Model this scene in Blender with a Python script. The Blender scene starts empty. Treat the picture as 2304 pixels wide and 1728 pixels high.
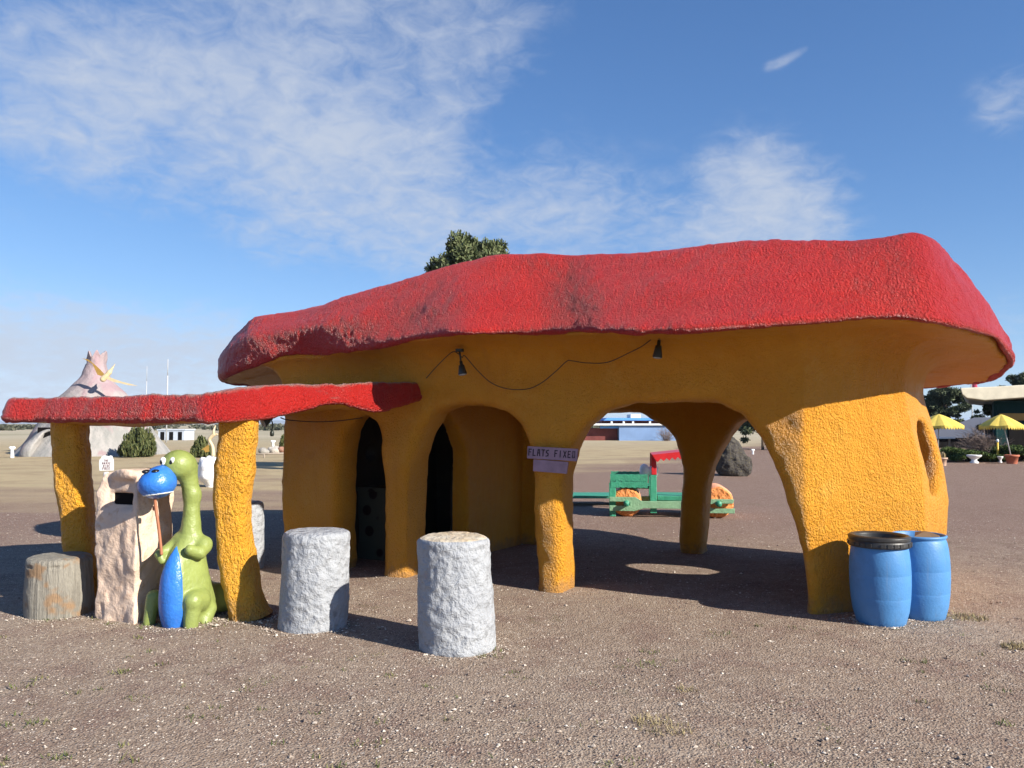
import bpy, math, random
import numpy as np
from mathutils import Vector, Matrix
R = math.radians
random.seed(7); RNG = np.random.default_rng(11)
SC = bpy.context.scene
COL = SC.collection

# ------------------------------------------------------------------ camera
EYE = 1.7; FPX = 1800.0; PITCH = math.atan(89 / FPX)
cam_d = bpy.data.cameras.new('camera'); cam = bpy.data.objects.new('camera', cam_d); COL.objects.link(cam)
cam_d.sensor_width = 36.0; cam_d.lens = 36.0 * FPX / 2304.0
cam_d.clip_start = 0.05; cam_d.clip_end = 60000
cam.location = (0, 0, EYE); cam.rotation_euler = (math.pi / 2 + PITCH, 0, 0)
SC.camera = cam

def P(px, py, Y):
    """world point at depth Y on the sight line of a surveyed point of the photograph"""
    x = (px - 1152) / FPX; z = -(py - 864) / FPX
    dy = math.cos(PITCH) - math.sin(PITCH) * z; dz = math.sin(PITCH) + math.cos(PITCH) * z
    return np.array([x / dy * Y, Y, EYE + dz / dy * Y])
def G(px, py):
    p = P(px, py, 1.0); t = EYE / (EYE - p[2]); return np.array([p[0] * t, t, 0.0])

# building frame: a runs along the front wall to the right, b runs back
O2 = np.array([-2.1, 9.37]); A2 = np.array([0.906, -0.424]); B2 = np.array([0.424, 0.906])
def L2W(a, b, z=0.0):
    p = O2 + A2 * a + B2 * b; return np.array([p[0], p[1], z])
def PL(px, py, b):
    """building coordinates (a, z) of a surveyed point that lies on the plane b"""
    d = P(px, py, 1.0); r = d[0]; k = d[2] - EYE
    o = O2 + B2 * b
    a = (r * o[1] - o[0]) / (A2[0] - r * A2[1]); Y = o[1] + a * A2[1]
    return a, EYE + k * Y

# ------------------------------------------------------------------ noise, distance fields
_LAT = RNG.random((32, 32, 32)).astype(np.float32) * 2 - 1
def vnoise(x, y, z):
    x = np.asarray(x, np.float32); y = np.asarray(y, np.float32); z = np.asarray(z, np.float32)
    x, y, z = np.broadcast_arrays(x, y, z)
    ix = np.floor(x).astype(np.int32); iy = np.floor(y).astype(np.int32); iz = np.floor(z).astype(np.int32)
    fx = x - ix; fy = y - iy; fz = z - iz
    fx = fx * fx * (3 - 2 * fx); fy = fy * fy * (3 - 2 * fy); fz = fz * fz * (3 - 2 * fz)
    a0 = ix & 31; a1 = (ix + 1) & 31; b0 = iy & 31; b1 = (iy + 1) & 31; c0 = iz & 31; c1 = (iz + 1) & 31
    def l(p, q, t): return p + (q - p) * t
    return l(l(l(_LAT[a0, b0, c0], _LAT[a1, b0, c0], fx), l(_LAT[a0, b1, c0], _LAT[a1, b1, c0], fx), fy),
             l(l(_LAT[a0, b0, c1], _LAT[a1, b0, c1], fx), l(_LAT[a0, b1, c1], _LAT[a1, b1, c1], fx), fy), fz)
def fbm(p, s, o=3):
    v = 0; a = 1.0
    for i in range(o):
        v = v + a * vnoise(p[..., 0] * s + 13.7 * i, p[..., 1] * s + 5.1 * i, p[..., 2] * s + 9.3 * i); s *= 2.03; a *= 0.5
    return v
def poly2(pts, x, y):
    pts = np.array(pts, np.float32); n = len(pts)
    d = np.full(np.broadcast(x, y).shape, 1e9, np.float32); s = np.ones_like(d)
    for i in range(n):
        vi = pts[i]; vj = pts[i - 1]; e = vj - vi
        wx = x - vi[0]; wy = y - vi[1]
        t = np.clip((wx * e[0] + wy * e[1]) / (e @ e), 0, 1)
        bx = wx - e[0] * t; by = wy - e[1] * t
        d = np.minimum(d, bx * bx + by * by)
        c1 = y >= vi[1]; c2 = y < vj[1]; c3 = e[0] * wy > e[1] * wx
        f = (c1 & c2 & c3) | (~c1 & ~c2 & ~c3)
        s = np.where(f, -s, s)
    return s * np.sqrt(d)
def smin(a, b, k):
    h = np.maximum(k - np.abs(a - b), 0) / k; return np.minimum(a, b) - h * h * k * 0.25
def smax(a, b, k): return -smin(-a, -b, k)
def cone(x, y, z, p, q, r1, r2):
    p = np.array(p, np.float32); q = np.array(q, np.float32); e = q - p
    t = np.clip(((x - p[0]) * e[0] + (y - p[1]) * e[1] + (z - p[2]) * e[2]) / (e @ e), 0, 1)
    return np.sqrt((x - p[0] - e[0] * t) ** 2 + (y - p[1] - e[1] * t) ** 2 + (z - p[2] - e[2] * t) ** 2) - (r1 + (r2 - r1) * t)
def ell(x, y, z, c, r):
    k0 = np.sqrt(((x - c[0]) / r[0]) ** 2 + ((y - c[1]) / r[1]) ** 2 + ((z - c[2]) / r[2]) ** 2)
    k1 = np.sqrt(((x - c[0]) / r[0] ** 2) ** 2 + ((y - c[1]) / r[1] ** 2) ** 2 + ((z - c[2]) / r[2] ** 2) ** 2) + 1e-6
    return k0 * (k0 - 1) / k1

def surface_net(f, lo, hi, h):
    lo = np.array(lo, np.float32); hi = np.array(hi, np.float32)
    n = np.ceil((hi - lo) / h).astype(int) + 1
    ax = [lo[i] + np.arange(n[i], dtype=np.float32) * h for i in range(3)]
    v = f(ax[0][:, None, None], ax[1][None, :, None], ax[2][None, None, :])
    v = np.ascontiguousarray(np.broadcast_to(v, tuple(n)), np.float32)
    s = v < 0
    offs = [(i, j, k) for i in (0, 1) for j in (0, 1) for k in (0, 1)]
    cnt = np.zeros(tuple(n - 1), np.int8)
    for (i, j, k) in offs: cnt += s[i:n[0] - 1 + i, j:n[1] - 1 + j, k:n[2] - 1 + k]
    idx = np.argwhere((cnt > 0) & (cnt < 8))
    cv = np.stack([v[idx[:, 0] + o[0], idx[:, 1] + o[1], idx[:, 2] + o[2]] for o in offs], 1)
    acc = np.zeros((len(idx), 3), np.float32); m = np.zeros(len(idx), np.float32)
    for p in range(8):
        for q in range(p + 1, 8):
            dd = np.array(offs[q]) - np.array(offs[p])
            if np.abs(dd).sum() != 1: continue
            w = (cv[:, p] < 0) != (cv[:, q] < 0)
            t = np.where(w, cv[:, p] / np.where(w, cv[:, p] - cv[:, q], 1), 0)
            pt = np.array(offs[p])[None] + t[:, None] * dd[None]
            acc += np.where(w[:, None], pt, 0); m += w
    verts = lo + (idx + acc / m[:, None]) * h
    vid = np.full(tuple(n - 1), -1, np.int64); vid[idx[:, 0], idx[:, 1], idx[:, 2]] = np.arange(len(idx))
    faces = []
    for axis in range(3):
        sl0 = [slice(1, n[d] - 1) for d in range(3)]; sl1 = list(sl0)
        sl0[axis] = slice(0, n[axis] - 1); sl1[axis] = slice(1, n[axis])
        s0 = s[tuple(sl0)]; s1 = s[tuple(sl1)]
        e = np.argwhere(s0 != s1); flip = s1[e[:, 0], e[:, 1], e[:, 2]]
        base = e.copy()
        for d in range(3):
            if d != axis: base[:, d] += 1
        u, w = [(1, 2), (2, 0), (0, 1)][axis]
        def cell(du, dw):
            c = base.copy(); c[:, u] -= du; c[:, w] -= dw; return vid[c[:, 0], c[:, 1], c[:, 2]]
        q = np.stack([cell(1, 1), cell(0, 1), cell(0, 0), cell(1, 0)], 1)
        q[flip] = q[flip][:, ::-1]
        faces.append(q)
    return verts, np.concatenate(faces)

# ------------------------------------------------------------------ objects
def thing(name, label, cat, loc=(0, 0, 0), group=None):
    o = bpy.data.objects.new(name, None); COL.objects.link(o); o.location = [float(c) for c in loc]
    o.empty_display_size = 0.1
    return tag(o, label, cat, group)
def tag(o, label=None, cat=None, group=None, kind=None):
    if label: o['label'] = label
    if cat: o['category'] = cat
    if group: o['group'] = group
    if kind: o['kind'] = kind
    return o
def origin_of(o):
    v = np.zeros(3)
    while o is not None: v = v + np.array(o.location); o = o.parent
    return v
def mesh(name, verts, faces, mat, parent=None, smooth=True, loc=None):
    """verts are given in world space; the object is linked under its parent"""
    verts = np.asarray(verts, np.float64).reshape(-1, 3)
    if loc is None: base = origin_of(parent) if parent else np.zeros(3); own = np.zeros(3)
    else: base = np.array(loc, float); own = base - (origin_of(parent) if parent else 0)
    me = bpy.data.meshes.new(name)
    if isinstance(faces, np.ndarray):
        k = faces.shape[1]; me.vertices.add(len(verts)); me.vertices.foreach_set('co', (verts - base).astype(np.float32).ravel())
        me.loops.add(faces.size); me.loops.foreach_set('vertex_index', faces.astype(np.int32).ravel())
        me.polygons.add(len(faces)); me.polygons.foreach_set('loop_start', np.arange(len(faces), dtype=np.int32) * k)
        try: me.polygons.foreach_set('loop_total', np.full(len(faces), k, np.int32))
        except Exception: pass
        me.update(calc_edges=True); me.validate()
    else:
        me.from_pydata((verts - base).tolist(), [], faces); me.update()
    me.polygons.foreach_set('use_smooth', np.full(len(me.polygons), smooth))
    for m in (mat if isinstance(mat, (list, tuple)) else [mat]): me.materials.append(m)
    o = bpy.data.objects.new(name, me); COL.objects.link(o)
    o.location = own
    if parent: o.parent = parent
    return o
class MB:
    def __init__(s): s.v = []; s.f = []
    def add(s, v, f):
        n = len(s.v); s.v += [tuple(map(float, q)) for q in v]; s.f += [tuple(int(i) + n for i in q) for q in f]; return s
    def box(s, lo, hi, M=None, j=0.0):
        x0, y0, z0 = lo; x1, y1, z1 = hi
        v = np.array([(x0, y0, z0), (x1, y0, z0), (x1, y1, z0), (x0, y1, z0), (x0, y0, z1), (x1, y0, z1), (x1, y1, z1), (x0, y1, z1)], float)
        if j: v += RNG.uniform(-j, j, v.shape)
        if M is not None: v = np.array([M(q) for q in v])
        return s.add(v, [(3, 2, 1, 0), (4, 5, 6, 7), (0, 1, 5, 4), (1, 2, 6, 5), (2, 3, 7, 6), (3, 0, 4, 7)])
    def prism(s, poly, d0, d1, M):
        """poly (u, v) extruded from d0 to d1; M(u, d, v) gives the world point"""
        n = len(poly); v = [M(u, d0, w) for u, w in poly] + [M(u, d1, w) for u, w in poly]
        return s.add(v, [tuple(range(n)), tuple(range(2 * n - 1, n - 1, -1))] + [(i, i + n, (i + 1) % n + n, (i + 1) % n) for i in range(n)])
    def tube(s, pts, rad, n=10, cap=True, sq=0.0, wob=0.0, ws=3.0):
        pts = np.array(pts, float); m = len(pts); rad = np.broadcast_to(np.asarray(rad, float), (m,)); base = len(s.v)
        tan = np.gradient(pts, axis=0); tan /= np.linalg.norm(tan, axis=1)[:, None]
        ref = np.array([0, 0, 1.0]) if abs(tan[0][2]) < 0.9 else np.array([1.0, 0, 0]); V = []
        for i in range(m):
            u = np.cross(tan[i], ref); u /= np.linalg.norm(u); w = np.cross(tan[i], u)
            th = np.arange(n) * 2 * math.pi / n; c, q = np.cos(th), np.sin(th)
            k = (np.abs(c) ** (2 + sq) + np.abs(q) ** (2 + sq)) ** (-1 / (2 + sq))
            V.append(pts[i] + rad[i] * k[:, None] * (c[:, None] * u + q[:, None] * w))
        V = np.concatenate(V)
        if wob:
            cen = np.repeat(pts, n, 0); d = V - cen; V = cen + d * (1 + wob * fbm(V, ws)[:, None] / np.maximum(np.linalg.norm(d, axis=1), 1e-3)[:, None])
        F = [(i * n + j, i * n + (j + 1) % n, (i + 1) * n + (j + 1) % n, (i + 1) * n + j) for i in range(m - 1) for j in range(n)]
        if cap: F += [tuple(range(n - 1, -1, -1)), tuple((m - 1) * n + j for j in range(n))]
        return s.add(V, F)
    def lathe(s, c, prof, n=24, cap=True):
        V = [(c[0] + r * math.cos(2 * math.pi * j / n), c[1] + r * math.sin(2 * math.pi * j / n), c[2] + z) for r, z in prof for j in range(n)]
        m = len(prof); F = [(i * n + j, i * n + (j + 1) % n, (i + 1) * n + (j + 1) % n, (i + 1) * n + j) for i in range(m - 1) for j in range(n)]
        if cap: F += [tuple(range(n - 1, -1, -1)), tuple((m - 1) * n + j for j in range(n))]
        return s.add(V, F)
    def build(s, name, mat, parent=None, smooth=False, loc=None): return mesh(name, s.v, s.f, mat, parent, smooth, loc)
def bevel(o, w=0.01, seg=2):
    m = o.modifiers.new('bevel', 'BEVEL'); m.width = w; m.segments = seg; m.limit_method = 'ANGLE'; return o
def catmull(pts, n, closed=True):
    pts = np.array(pts, float); k = len(pts)
    t = np.linspace(0, k if closed else k - 1, n, endpoint=not closed); i = np.floor(t).astype(int); f = (t - i)[:, None]
    if not closed: i = np.minimum(i, k - 2); f = (t - i)[:, None]
    g = (lambda q: pts[q % k]) if closed else (lambda q: pts[np.clip(q, 0, k - 1)])
    p0, p1, p2, p3 = g(i - 1), g(i), g(i + 1), g(i + 2)
    return 0.5 * (2 * p1 + (p2 - p0) * f + (2 * p0 - 5 * p1 + 4 * p2 - p3) * f ** 2 + (3 * p1 - p0 - 3 * p2 + p3) * f ** 3)

# ------------------------------------------------------------------ materials
class NT:
    def __init__(s, name):
        s.m = bpy.data.materials.new(name); s.m.use_nodes = True; s.t = s.m.node_tree; s.n = s.t.nodes; s.n.clear()
        s.out = s.n.new('ShaderNodeOutputMaterial'); s.b = s.n.new('ShaderNodeBsdfPrincipled'); s.l(s.b.outputs[0], s.out.inputs[0])
        s.tc = s.n.new('ShaderNodeTexCoord')
    def l(s, a, b): s.t.links.new(a, b)
    def set(s, i, v):
        if isinstance(v, bpy.types.NodeSocket): s.l(v, i)
        else: i.default_value = v
    def map(s, scale=(1, 1, 1), src='Object'):
        k = s.n.new('ShaderNodeMapping'); s.l(s.tc.outputs[src], k.inputs[0]); k.inputs['Scale'].default_value = scale; return k.outputs[0]
    def geo_pos(s): return s.n.new('ShaderNodeNewGeometry').outputs['Position']
    def noise(s, scale, detail=4, rough=0.55, vec=None, dist=0.0):
        k = s.n.new('ShaderNodeTexNoise'); k.inputs['Scale'].default_value = scale; k.inputs['Detail'].default_value = detail
        k.inputs['Roughness'].default_value = rough; k.inputs['Distortion'].default_value = dist
        s.l(vec if vec is not None else s.tc.outputs['Object'], k.inputs['Vector']); return k.outputs['Fac']
    def vor(s, scale, vec=None, out='Distance', feature='F1', rnd=1.0):
        k = s.n.new('ShaderNodeTexVoronoi'); k.feature = feature; k.inputs['Scale'].default_value = scale; k.inputs['Randomness'].default_value = rnd
        s.l(vec if vec is not None else s.tc.outputs['Object'], k.inputs['Vector']); return k.outputs[out]
    def ramp(s, f, stops):
        k = s.n.new('ShaderNodeValToRGB'); s.l(f, k.inputs[0]); e = k.color_ramp.elements
        while len(e) < len(stops): e.new(0.5)
        for q, (p, c) in zip(e, stops):
            q.position = p; q.color = (c, c, c, 1) if not isinstance(c, (tuple, list)) else (*c, 1)
        return k.outputs[0]
    def mix(s, f, a, b, mode='MIX'):
        k = s.n.new('ShaderNodeMix'); k.data_type = 'RGBA'; k.blend_type = mode
        s.set(k.inputs[0], f)
        for i, v in ((6, a), (7, b)): s.set(k.inputs[i], (*v, 1) if isinstance(v, tuple) and len(v) == 3 else v)
        return k.outputs[2]
    def math(s, op, a, b=0.0, clamp=False):
        k = s.n.new('ShaderNodeMath'); k.operation = op; k.use_clamp = clamp; s.set(k.inputs[0], a); s.set(k.inputs[1], b); return k.outputs[0]
    def bump(s, h, dist, strength=1.0, prev=None):
        k = s.n.new('ShaderNodeBump'); k.inputs['Distance'].default_value = dist; k.inputs['Strength'].default_value = strength; s.l(h, k.inputs['Height'])
        if prev is not None: s.l(prev, k.inputs['Normal'])
        return k.outputs[0]
    def done(s, col=None, rough=0.6, normal=None, spec=None, metal=None):
        if col is not None: s.set(s.b.inputs['Base Color'], (*col, 1) if isinstance(col, tuple) else col)
        s.set(s.b.inputs['Roughness'], rough)
        if normal is not None: s.l(normal, s.b.inputs['Normal'])
        if spec is not None: s.b.inputs['Specular IOR Level'].default_value = spec
        if metal is not None: s.b.inputs['Metallic'].default_value = metal
        return s.m

def stucco(name, c, c2, rough=0.4, worn=None, sc=30.0, d1=0.018, spec=0.5, vstretch=0.75, streak=((0.5, 0.2, 0.02), 0.3, (0.8, 0.45, 0.1), 0.3), base_dirt=False):
    k = NT(name); v = k.map((1, 1, vstretch))
    n1 = k.noise(sc, 3, 0.62, v); n2 = k.noise(sc * 2.4, 3, 0.6, v); n3 = k.noise(1.3, 4)
    h = k.math('ADD', k.ramp(n1, [(0.30, 0.0), (0.70, 1.0)]), k.math('MULTIPLY', n2, 0.6)); h = k.math('ADD', h, k.math('MULTIPLY', k.noise(sc * 0.33, 3, 0.55, v), 1.4))
    col = k.mix(k.ramp(n3, [(0.35, 0.0), (0.7, 1.0)]), c, c2)
    col = k.mix(k.ramp(n2, [(0.60, 0.0), (0.78, 0.3)]), col, tuple(x * 0.6 for x in c))
    vs_ = k.map((5.0, 5.0, 0.35)); st = k.noise(1.6, 5, 0.65, vs_)          # rain streaks and chalky fading
    col = k.mix(k.ramp(st, [(0.55, 0.0), (0.72, streak[1])]), col, streak[0])
    col = k.mix(k.ramp(k.noise(2.7, 6, 0.7), [(0.56, 0.0), (0.70, streak[3])]), col, streak[2])
    if base_dirt:
        zz = k.n.new('ShaderNodeSeparateXYZ'); k.l(k.geo_pos(), zz.inputs[0])
        dz = k.math('ADD', zz.outputs[2], k.math('MULTIPLY', k.math('SUBTRACT', k.noise(9, 5, 0.7), 0.5), 0.5))
        col = k.mix(k.ramp(dz, [(0.0, 0.55), (0.16, 0.0)]), col, (0.27, 0.17, 0.10))
    if worn:
        g = k.n.new('ShaderNodeNewGeometry'); sp = k.n.new('ShaderNodeSeparateXYZ'); k.l(g.outputs['Normal'], sp.inputs[0])
        w = k.math('MULTIPLY', k.ramp(sp.outputs[2], [(0.55, 0.0), (0.9, 1.0)]), k.ramp(k.noise(7.0, 5, 0.7), [(0.33, 0.35), (0.55, 1.0)]))
        col = k.mix(w, col, worn)
    return k.done(col, rough, k.bump(h, d1), spec)
M = {}
M['orange'] = stucco('orange_stucco', (0.77, 0.348, 0.028), (0.72, 0.298, 0.018), 0.40, spec=0.42, d1=0.021, sc=58, streak=((0.62, 0.25, 0.02), 0.35, (0.80, 0.44, 0.08), 0.4), base_dirt=True)
M['orange_post'] = stucco('orange_post_stucco', (0.80, 0.39, 0.038), (0.75, 0.335, 0.024), 0.34, sc=42, d1=0.03, spec=0.45, streak=((0.66, 0.28, 0.02), 0.35, (0.82, 0.47, 0.09), 0.4), base_dirt=True)
M['red'] = stucco('red_roof_paint', (0.57, 0.028, 0.020), (0.50, 0.022, 0.018), 0.34, sc=60, d1=0.028, spec=0.5, streak=((0.46, 0.018, 0.016), 0.3, (0.60, 0.055, 0.042), 0.4))
M['red_canopy'] = stucco('red_canopy_paint', (0.56, 0.026, 0.020), (0.47, 0.02, 0.018), 0.32, worn=(0.42, 0.27, 0.22), sc=56, d1=0.032, spec=0.5, streak=((0.45, 0.018, 0.016), 0.3, (0.60, 0.07, 0.055), 0.35))

def simple(name, c, rough=0.5, var=0.12, vs=6.0, bump=0.0, bs=40.0, spec=0.5, metal=None, c2=None, grime=0.0, chip=None):
    k = NT(name); n = k.noise(vs, 4)
    col = k.mix(k.ramp(n, [(0.3, 0.0), (0.7, 1.0)]), tuple(x * (1 - var) for x in c), c2 if c2 else tuple(min(1, x * (1 + var)) for x in c))
    if grime:
        col = k.mix(k.ramp(k.noise(3.3, 8, 0.72), [(0.50, 0.0), (0.72, grime)]), col, tuple(x * 0.45 + 0.02 for x in c))
        col = k.mix(k.ramp(k.noise(4.0, 5, 0.7, k.map((9, 9, 0.8))), [(0.56, 0.0), (0.74, grime * .8)]), col, tuple(x * 0.6 + 0.10 for x in c))
    if chip: col = k.mix(k.ramp(k.noise(16.0, 5, 0.75), [(0.70, 0.0), (0.73, 0.9)]), col, chip)
    nm = k.bump(k.noise(bs, 3), bump) if bump else None
    if grime: rough = k.math('ADD', k.math('MULTIPLY', k.noise(5.0, 6, 0.7), 0.4), rough - 0.2)
    return k.done(col, rough, nm, spec, metal)
def rocky(name, c1, c2, c3, sc=6.0, bs=22.0, bd=0.03, rough=0.85, stain=None):
    k = NT(name)
    col = k.mix(k.ramp(k.noise(sc, 6, 0.65), [(0.35, 0.0), (0.65, 1.0)]), c1, c2)
    col = k.mix(k.ramp(k.noise(sc * 4, 4, 0.6), [(0.55, 0.0), (0.72, 1.0)]), col, c3)
    if stain: col = k.mix(k.ramp(k.noise(stain[1], 4, 0.6), [(stain[2], 0.0), (stain[2] + 0.1, 1.0)]), col, stain[0])
    h = k.math('ADD', k.noise(bs, 5, 0.65), k.math('MULTIPLY', k.vor(bs * 0.6), 0.6))
    return k.done(col, rough, k.bump(h, bd))
M['sandstone'] = rocky('sandstone_paint', (0.58, 0.43, 0.325), (0.64, 0.50, 0.395), (0.50, 0.33, 0.22), 3.5, 14, 0.02, 0.7)
M['concrete'] = rocky('pale_grey_concrete', (0.32, 0.335, 0.36), (0.385, 0.40, 0.42), (0.25, 0.26, 0.275), 4, 20, 0.04, 0.78, ((0.38, 0.27, 0.24), 3.2, 0.64))
M['concrete_top'] = rocky('worn_stump_top', (0.52, 0.40, 0.25), (0.60, 0.55, 0.45), (0.35, 0.24, 0.13), 7, 30, 0.02, 0.85)
M['lava'] = rocky('lava_rock', (0.05, 0.042, 0.038), (0.09, 0.08, 0.068), (0.15, 0.125, 0.05), 5, 7, 0.2, 0.95)
M['wheel'] = rocky('orange_roller_stone', (0.78, 0.27, 0.07), (0.85, 0.33, 0.10), (0.55, 0.16, 0.04), 8, 22, 0.05, 0.7)
M['wheel_rim'] = simple('peach_roller_tread', (0.75, 0.36, 0.20), 0.7, bump=0.01)
M['dino_green'] = simple('green_gloss_paint', (0.235, 0.285, 0.078), 0.42, 0.10, 5, 0.007, 26, 0.45, grime=0.45, chip=(0.42, 0.44, 0.30))
M['dino_blue'] = simple('blue_gloss_paint', (0.03, 0.165, 0.56), 0.30, 0.12, 9, 0.006, 40, 0.5, grime=0.35, chip=(0.20, 0.32, 0.52))
M['eye_white'] = simple('eye_white_paint', (0.72, 0.74, 0.70), 0.3)
M['black'] = simple('black_paint', (0.012, 0.012, 0.014), 0.25)
M['rubber'] = simple('black_plastic', (0.030, 0.029, 0.028), 0.42, 0.3, 20)
M['copper'] = simple('copper_hose', (0.36, 0.14, 0.07), 0.5)
M['barrel'] = simple('blue_drum_plastic', (0.06, 0.205, 0.45), 0.46, 0.06, 3, 0.002, 60, 0.4, c2=(0.085, 0.25, 0.52), grime=0.5)
M['cardboard'] = simple('brown_cardboard', (0.25, 0.15, 0.085), 0.85)
M['dark_trash'] = simple('dark_trash_liner', (0.02, 0.02, 0.022), 0.35)
M['green_paint'] = simple('green_wood_paint', (0.04, 0.28, 0.165), 0.5, 0.2, 8, 0.01, 30, grime=0.5, chip=(0.2, 0.35, 0.25))
M['pale_green'] = simple('pale_green_wood_paint', (0.20, 0.36, 0.21), 0.6, 0.15, 7, 0.01, 30, grime=0.5)
M['red_gloss'] = simple('red_sheet_metal', (0.55, 0.022, 0.028), 0.4)
M['white'] = simple('white_paint', (0.78, 0.78, 0.77), 0.5, 0.05)
M['white_egg'] = rocky('white_egg_plaster', (0.76, 0.77, 0.79), (0.80, 0.80, 0.80), (0.66, 0.67, 0.70), 5, 12, 0.02, 0.7)
M['cream'] = simple('cream_paint', (0.60, 0.48, 0.29), 0.5)
M['ochre'] = simple('ochre_paint', (0.34, 0.20, 0.04), 0.6)
M['lilac'] = simple('lilac_board', (0.29, 0.20, 0.26), 0.7, 0.15, 12)
M['letter'] = simple('dark_lettering', (0.02, 0.008, 0.018), 0.6)
M['letter_red'] = simple('maroon_lettering', (0.12, 0.02, 0.03), 0.6)
M['lamp_dark'] = simple('dark_green_metal', (0.02, 0.026, 0.022), 0.4)
M['lamp_glass'] = simple('frosted_lens', (0.35, 0.36, 0.36), 0.25)
M['cable'] = simple('black_cable', (0.015, 0.013, 0.012), 0.5)
M['bark'] = simple('bark', (0.10, 0.07, 0.05), 0.9, 0.3, 9, 0.03, 14)
M['twig'] = simple('bare_twigs', (0.20, 0.15, 0.13), 0.9, 0.2)
M['yellow_cloth'] = simple('yellow_canvas', (0.66, 0.50, 0.09), 0.8, 0.08)
M['yellow_paint'] = simple('yellow_paint', (0.70, 0.45, 0.05), 0.5)
M['terracotta'] = simple('terracotta', (0.42, 0.13, 0.07), 0.8)
M['tan_pot'] = simple('tan_pot', (0.50, 0.34, 0.25), 0.85)
M['cream_roof'] = simple('cream_roof_plaster', (0.50, 0.46, 0.36), 0.8, 0.1, 3)
M['dark_green_wall'] = simple('dark_green_wall', (0.008, 0.032, 0.034), 0.8, 0.15, 2, spec=0.08)
M['slate_roof'] = simple('blue_grey_roof', (0.085, 0.10, 0.145), 0.8, 0.1, 1.0)
M['blue_wall'] = simple('faded_blue_wall', (0.17, 0.27, 0.47), 0.85, 0.15, 0.6)
M['blue_roof'] = simple('bright_blue_roof', (0.08, 0.26, 0.62), 0.7, 0.1, 1.0)
M['brick_red'] = simple('maroon_wall', (0.15, 0.035, 0.03), 0.85, 0.2, 2)
M['room'] = simple('painted_room_shade', (0.035, 0.028, 0.02), 0.9, 0.2, 3)  # near-black colour stands in for the shade of the unlit room
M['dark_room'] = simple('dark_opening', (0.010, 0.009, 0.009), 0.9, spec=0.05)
M['metal'] = simple('pale_metal_pole', (0.42, 0.43, 0.44), 0.5)
M['flag'] = simple('flag_cloth', (0.45, 0.05, 0.10), 0.8)
M['shed'] = simple('pale_shed_wall', (0.45, 0.50, 0.58), 0.8)
M['old_wood'] = simple('old_rail_wood', (0.30, 0.25, 0.20), 0.9)

def mat_wood_log():
    k = NT('weathered_log'); v = k.map((14, 14, 0.8))
    g = k.noise(2.2, 6, 0.7, v); kn = k.noise(4.5, 3, 0.5)
    col = k.ramp(g, [(0.25, (0.12, 0.105, 0.085)), (0.5, (0.25, 0.23, 0.19)), (0.75, (0.34, 0.315, 0.26))])
    col = k.mix(k.ramp(kn, [(0.57, 0.0), (0.64, 1.0)]), col, (0.27, 0.175, 0.10))
    return k.done(col, 0.85, k.bump(g, 0.03))
M['log'] = mat_wood_log()
def mat_cone():
    k = NT('volcano_plaster'); v = k.map((1.6, 1.6, 0.12))
    n = k.noise(1.2, 5, 0.6, v); z = k.n.new('ShaderNodeSeparateXYZ'); k.l(k.tc.outputs['Object'], z.inputs[0])
    col = k.mix(k.ramp(n, [(0.4, 0.0), (0.6, 1.0)]), (0.24, 0.235, 0.22), (0.33, 0.31, 0.29))
    col = k.mix(k.ramp(k.noise(0.75, 3, 0.5, v), [(0.56, 0.0), (0.63, 0.7)]), col, (0.30, 0.19, 0.20))
    up = k.ramp(k.math('MULTIPLY', z.outputs[2], 0.18), [(0.5, 0.0), (0.75, 0.55)])
    col = k.mix(up, col, (0.34, 0.225, 0.255))
    return k.done(col, 0.85, k.bump(k.noise(5, 4), 0.06))
M['cone'] = mat_cone()
def mat_counter():
    k = NT('spotted_counter')
    d = k.vor(4.5)
    return k.done(k.mix(k.ramp(d, [(0.28, 1.0), (0.34, 0.0)]), (0.075, 0.085, 0.065), (0.02, 0.01, 0.01)), 0.6)
M['counter'] = mat_counter()
def leaf(name, c1, c2, c3):
    k = NT(name); g = k.n.new('ShaderNodeNewGeometry')
    col = k.ramp(g.outputs['Random Per Island'], [(0.0, c1), (0.55, c2), (1.0, c3)])
    k.b.inputs['Subsurface Weight'].default_value = 0.0
    return k.done(col, 0.65, spec=0.25)
M['juniper'] = leaf('juniper_leaf', (0.035, 0.05, 0.016), (0.075, 0.09, 0.03), (0.14, 0.14, 0.05))
M['pine'] = leaf('pine_needles', (0.045, 0.06, 0.025), (0.10, 0.125, 0.05), (0.17, 0.18, 0.085))
M['tree_leaf'] = leaf('tree_leaf', (0.03, 0.045, 0.024), (0.07, 0.09, 0.045), (0.12, 0.14, 0.07))
M['low_shrub'] = leaf('low_shrub_leaf', (0.02, 0.042, 0.010), (0.06, 0.10, 0.02), (0.12, 0.165, 0.04))
M['scrub'] = leaf('scrub_leaf', (0.05, 0.055, 0.035), (0.085, 0.09, 0.06), (0.13, 0.125, 0.085))
M['dry_grass'] = leaf('dry_grass', (0.20, 0.16, 0.08), (0.30, 0.24, 0.13), (0.38, 0.31, 0.17))
M['green_grass'] = leaf('green_grass', (0.06, 0.085, 0.022), (0.11, 0.125, 0.04), (0.20, 0.18, 0.07))
M['pebble'] = leaf('pebble', (0.11, 0.078, 0.062), (0.36, 0.295, 0.24), (0.68, 0.61, 0.52))

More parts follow.
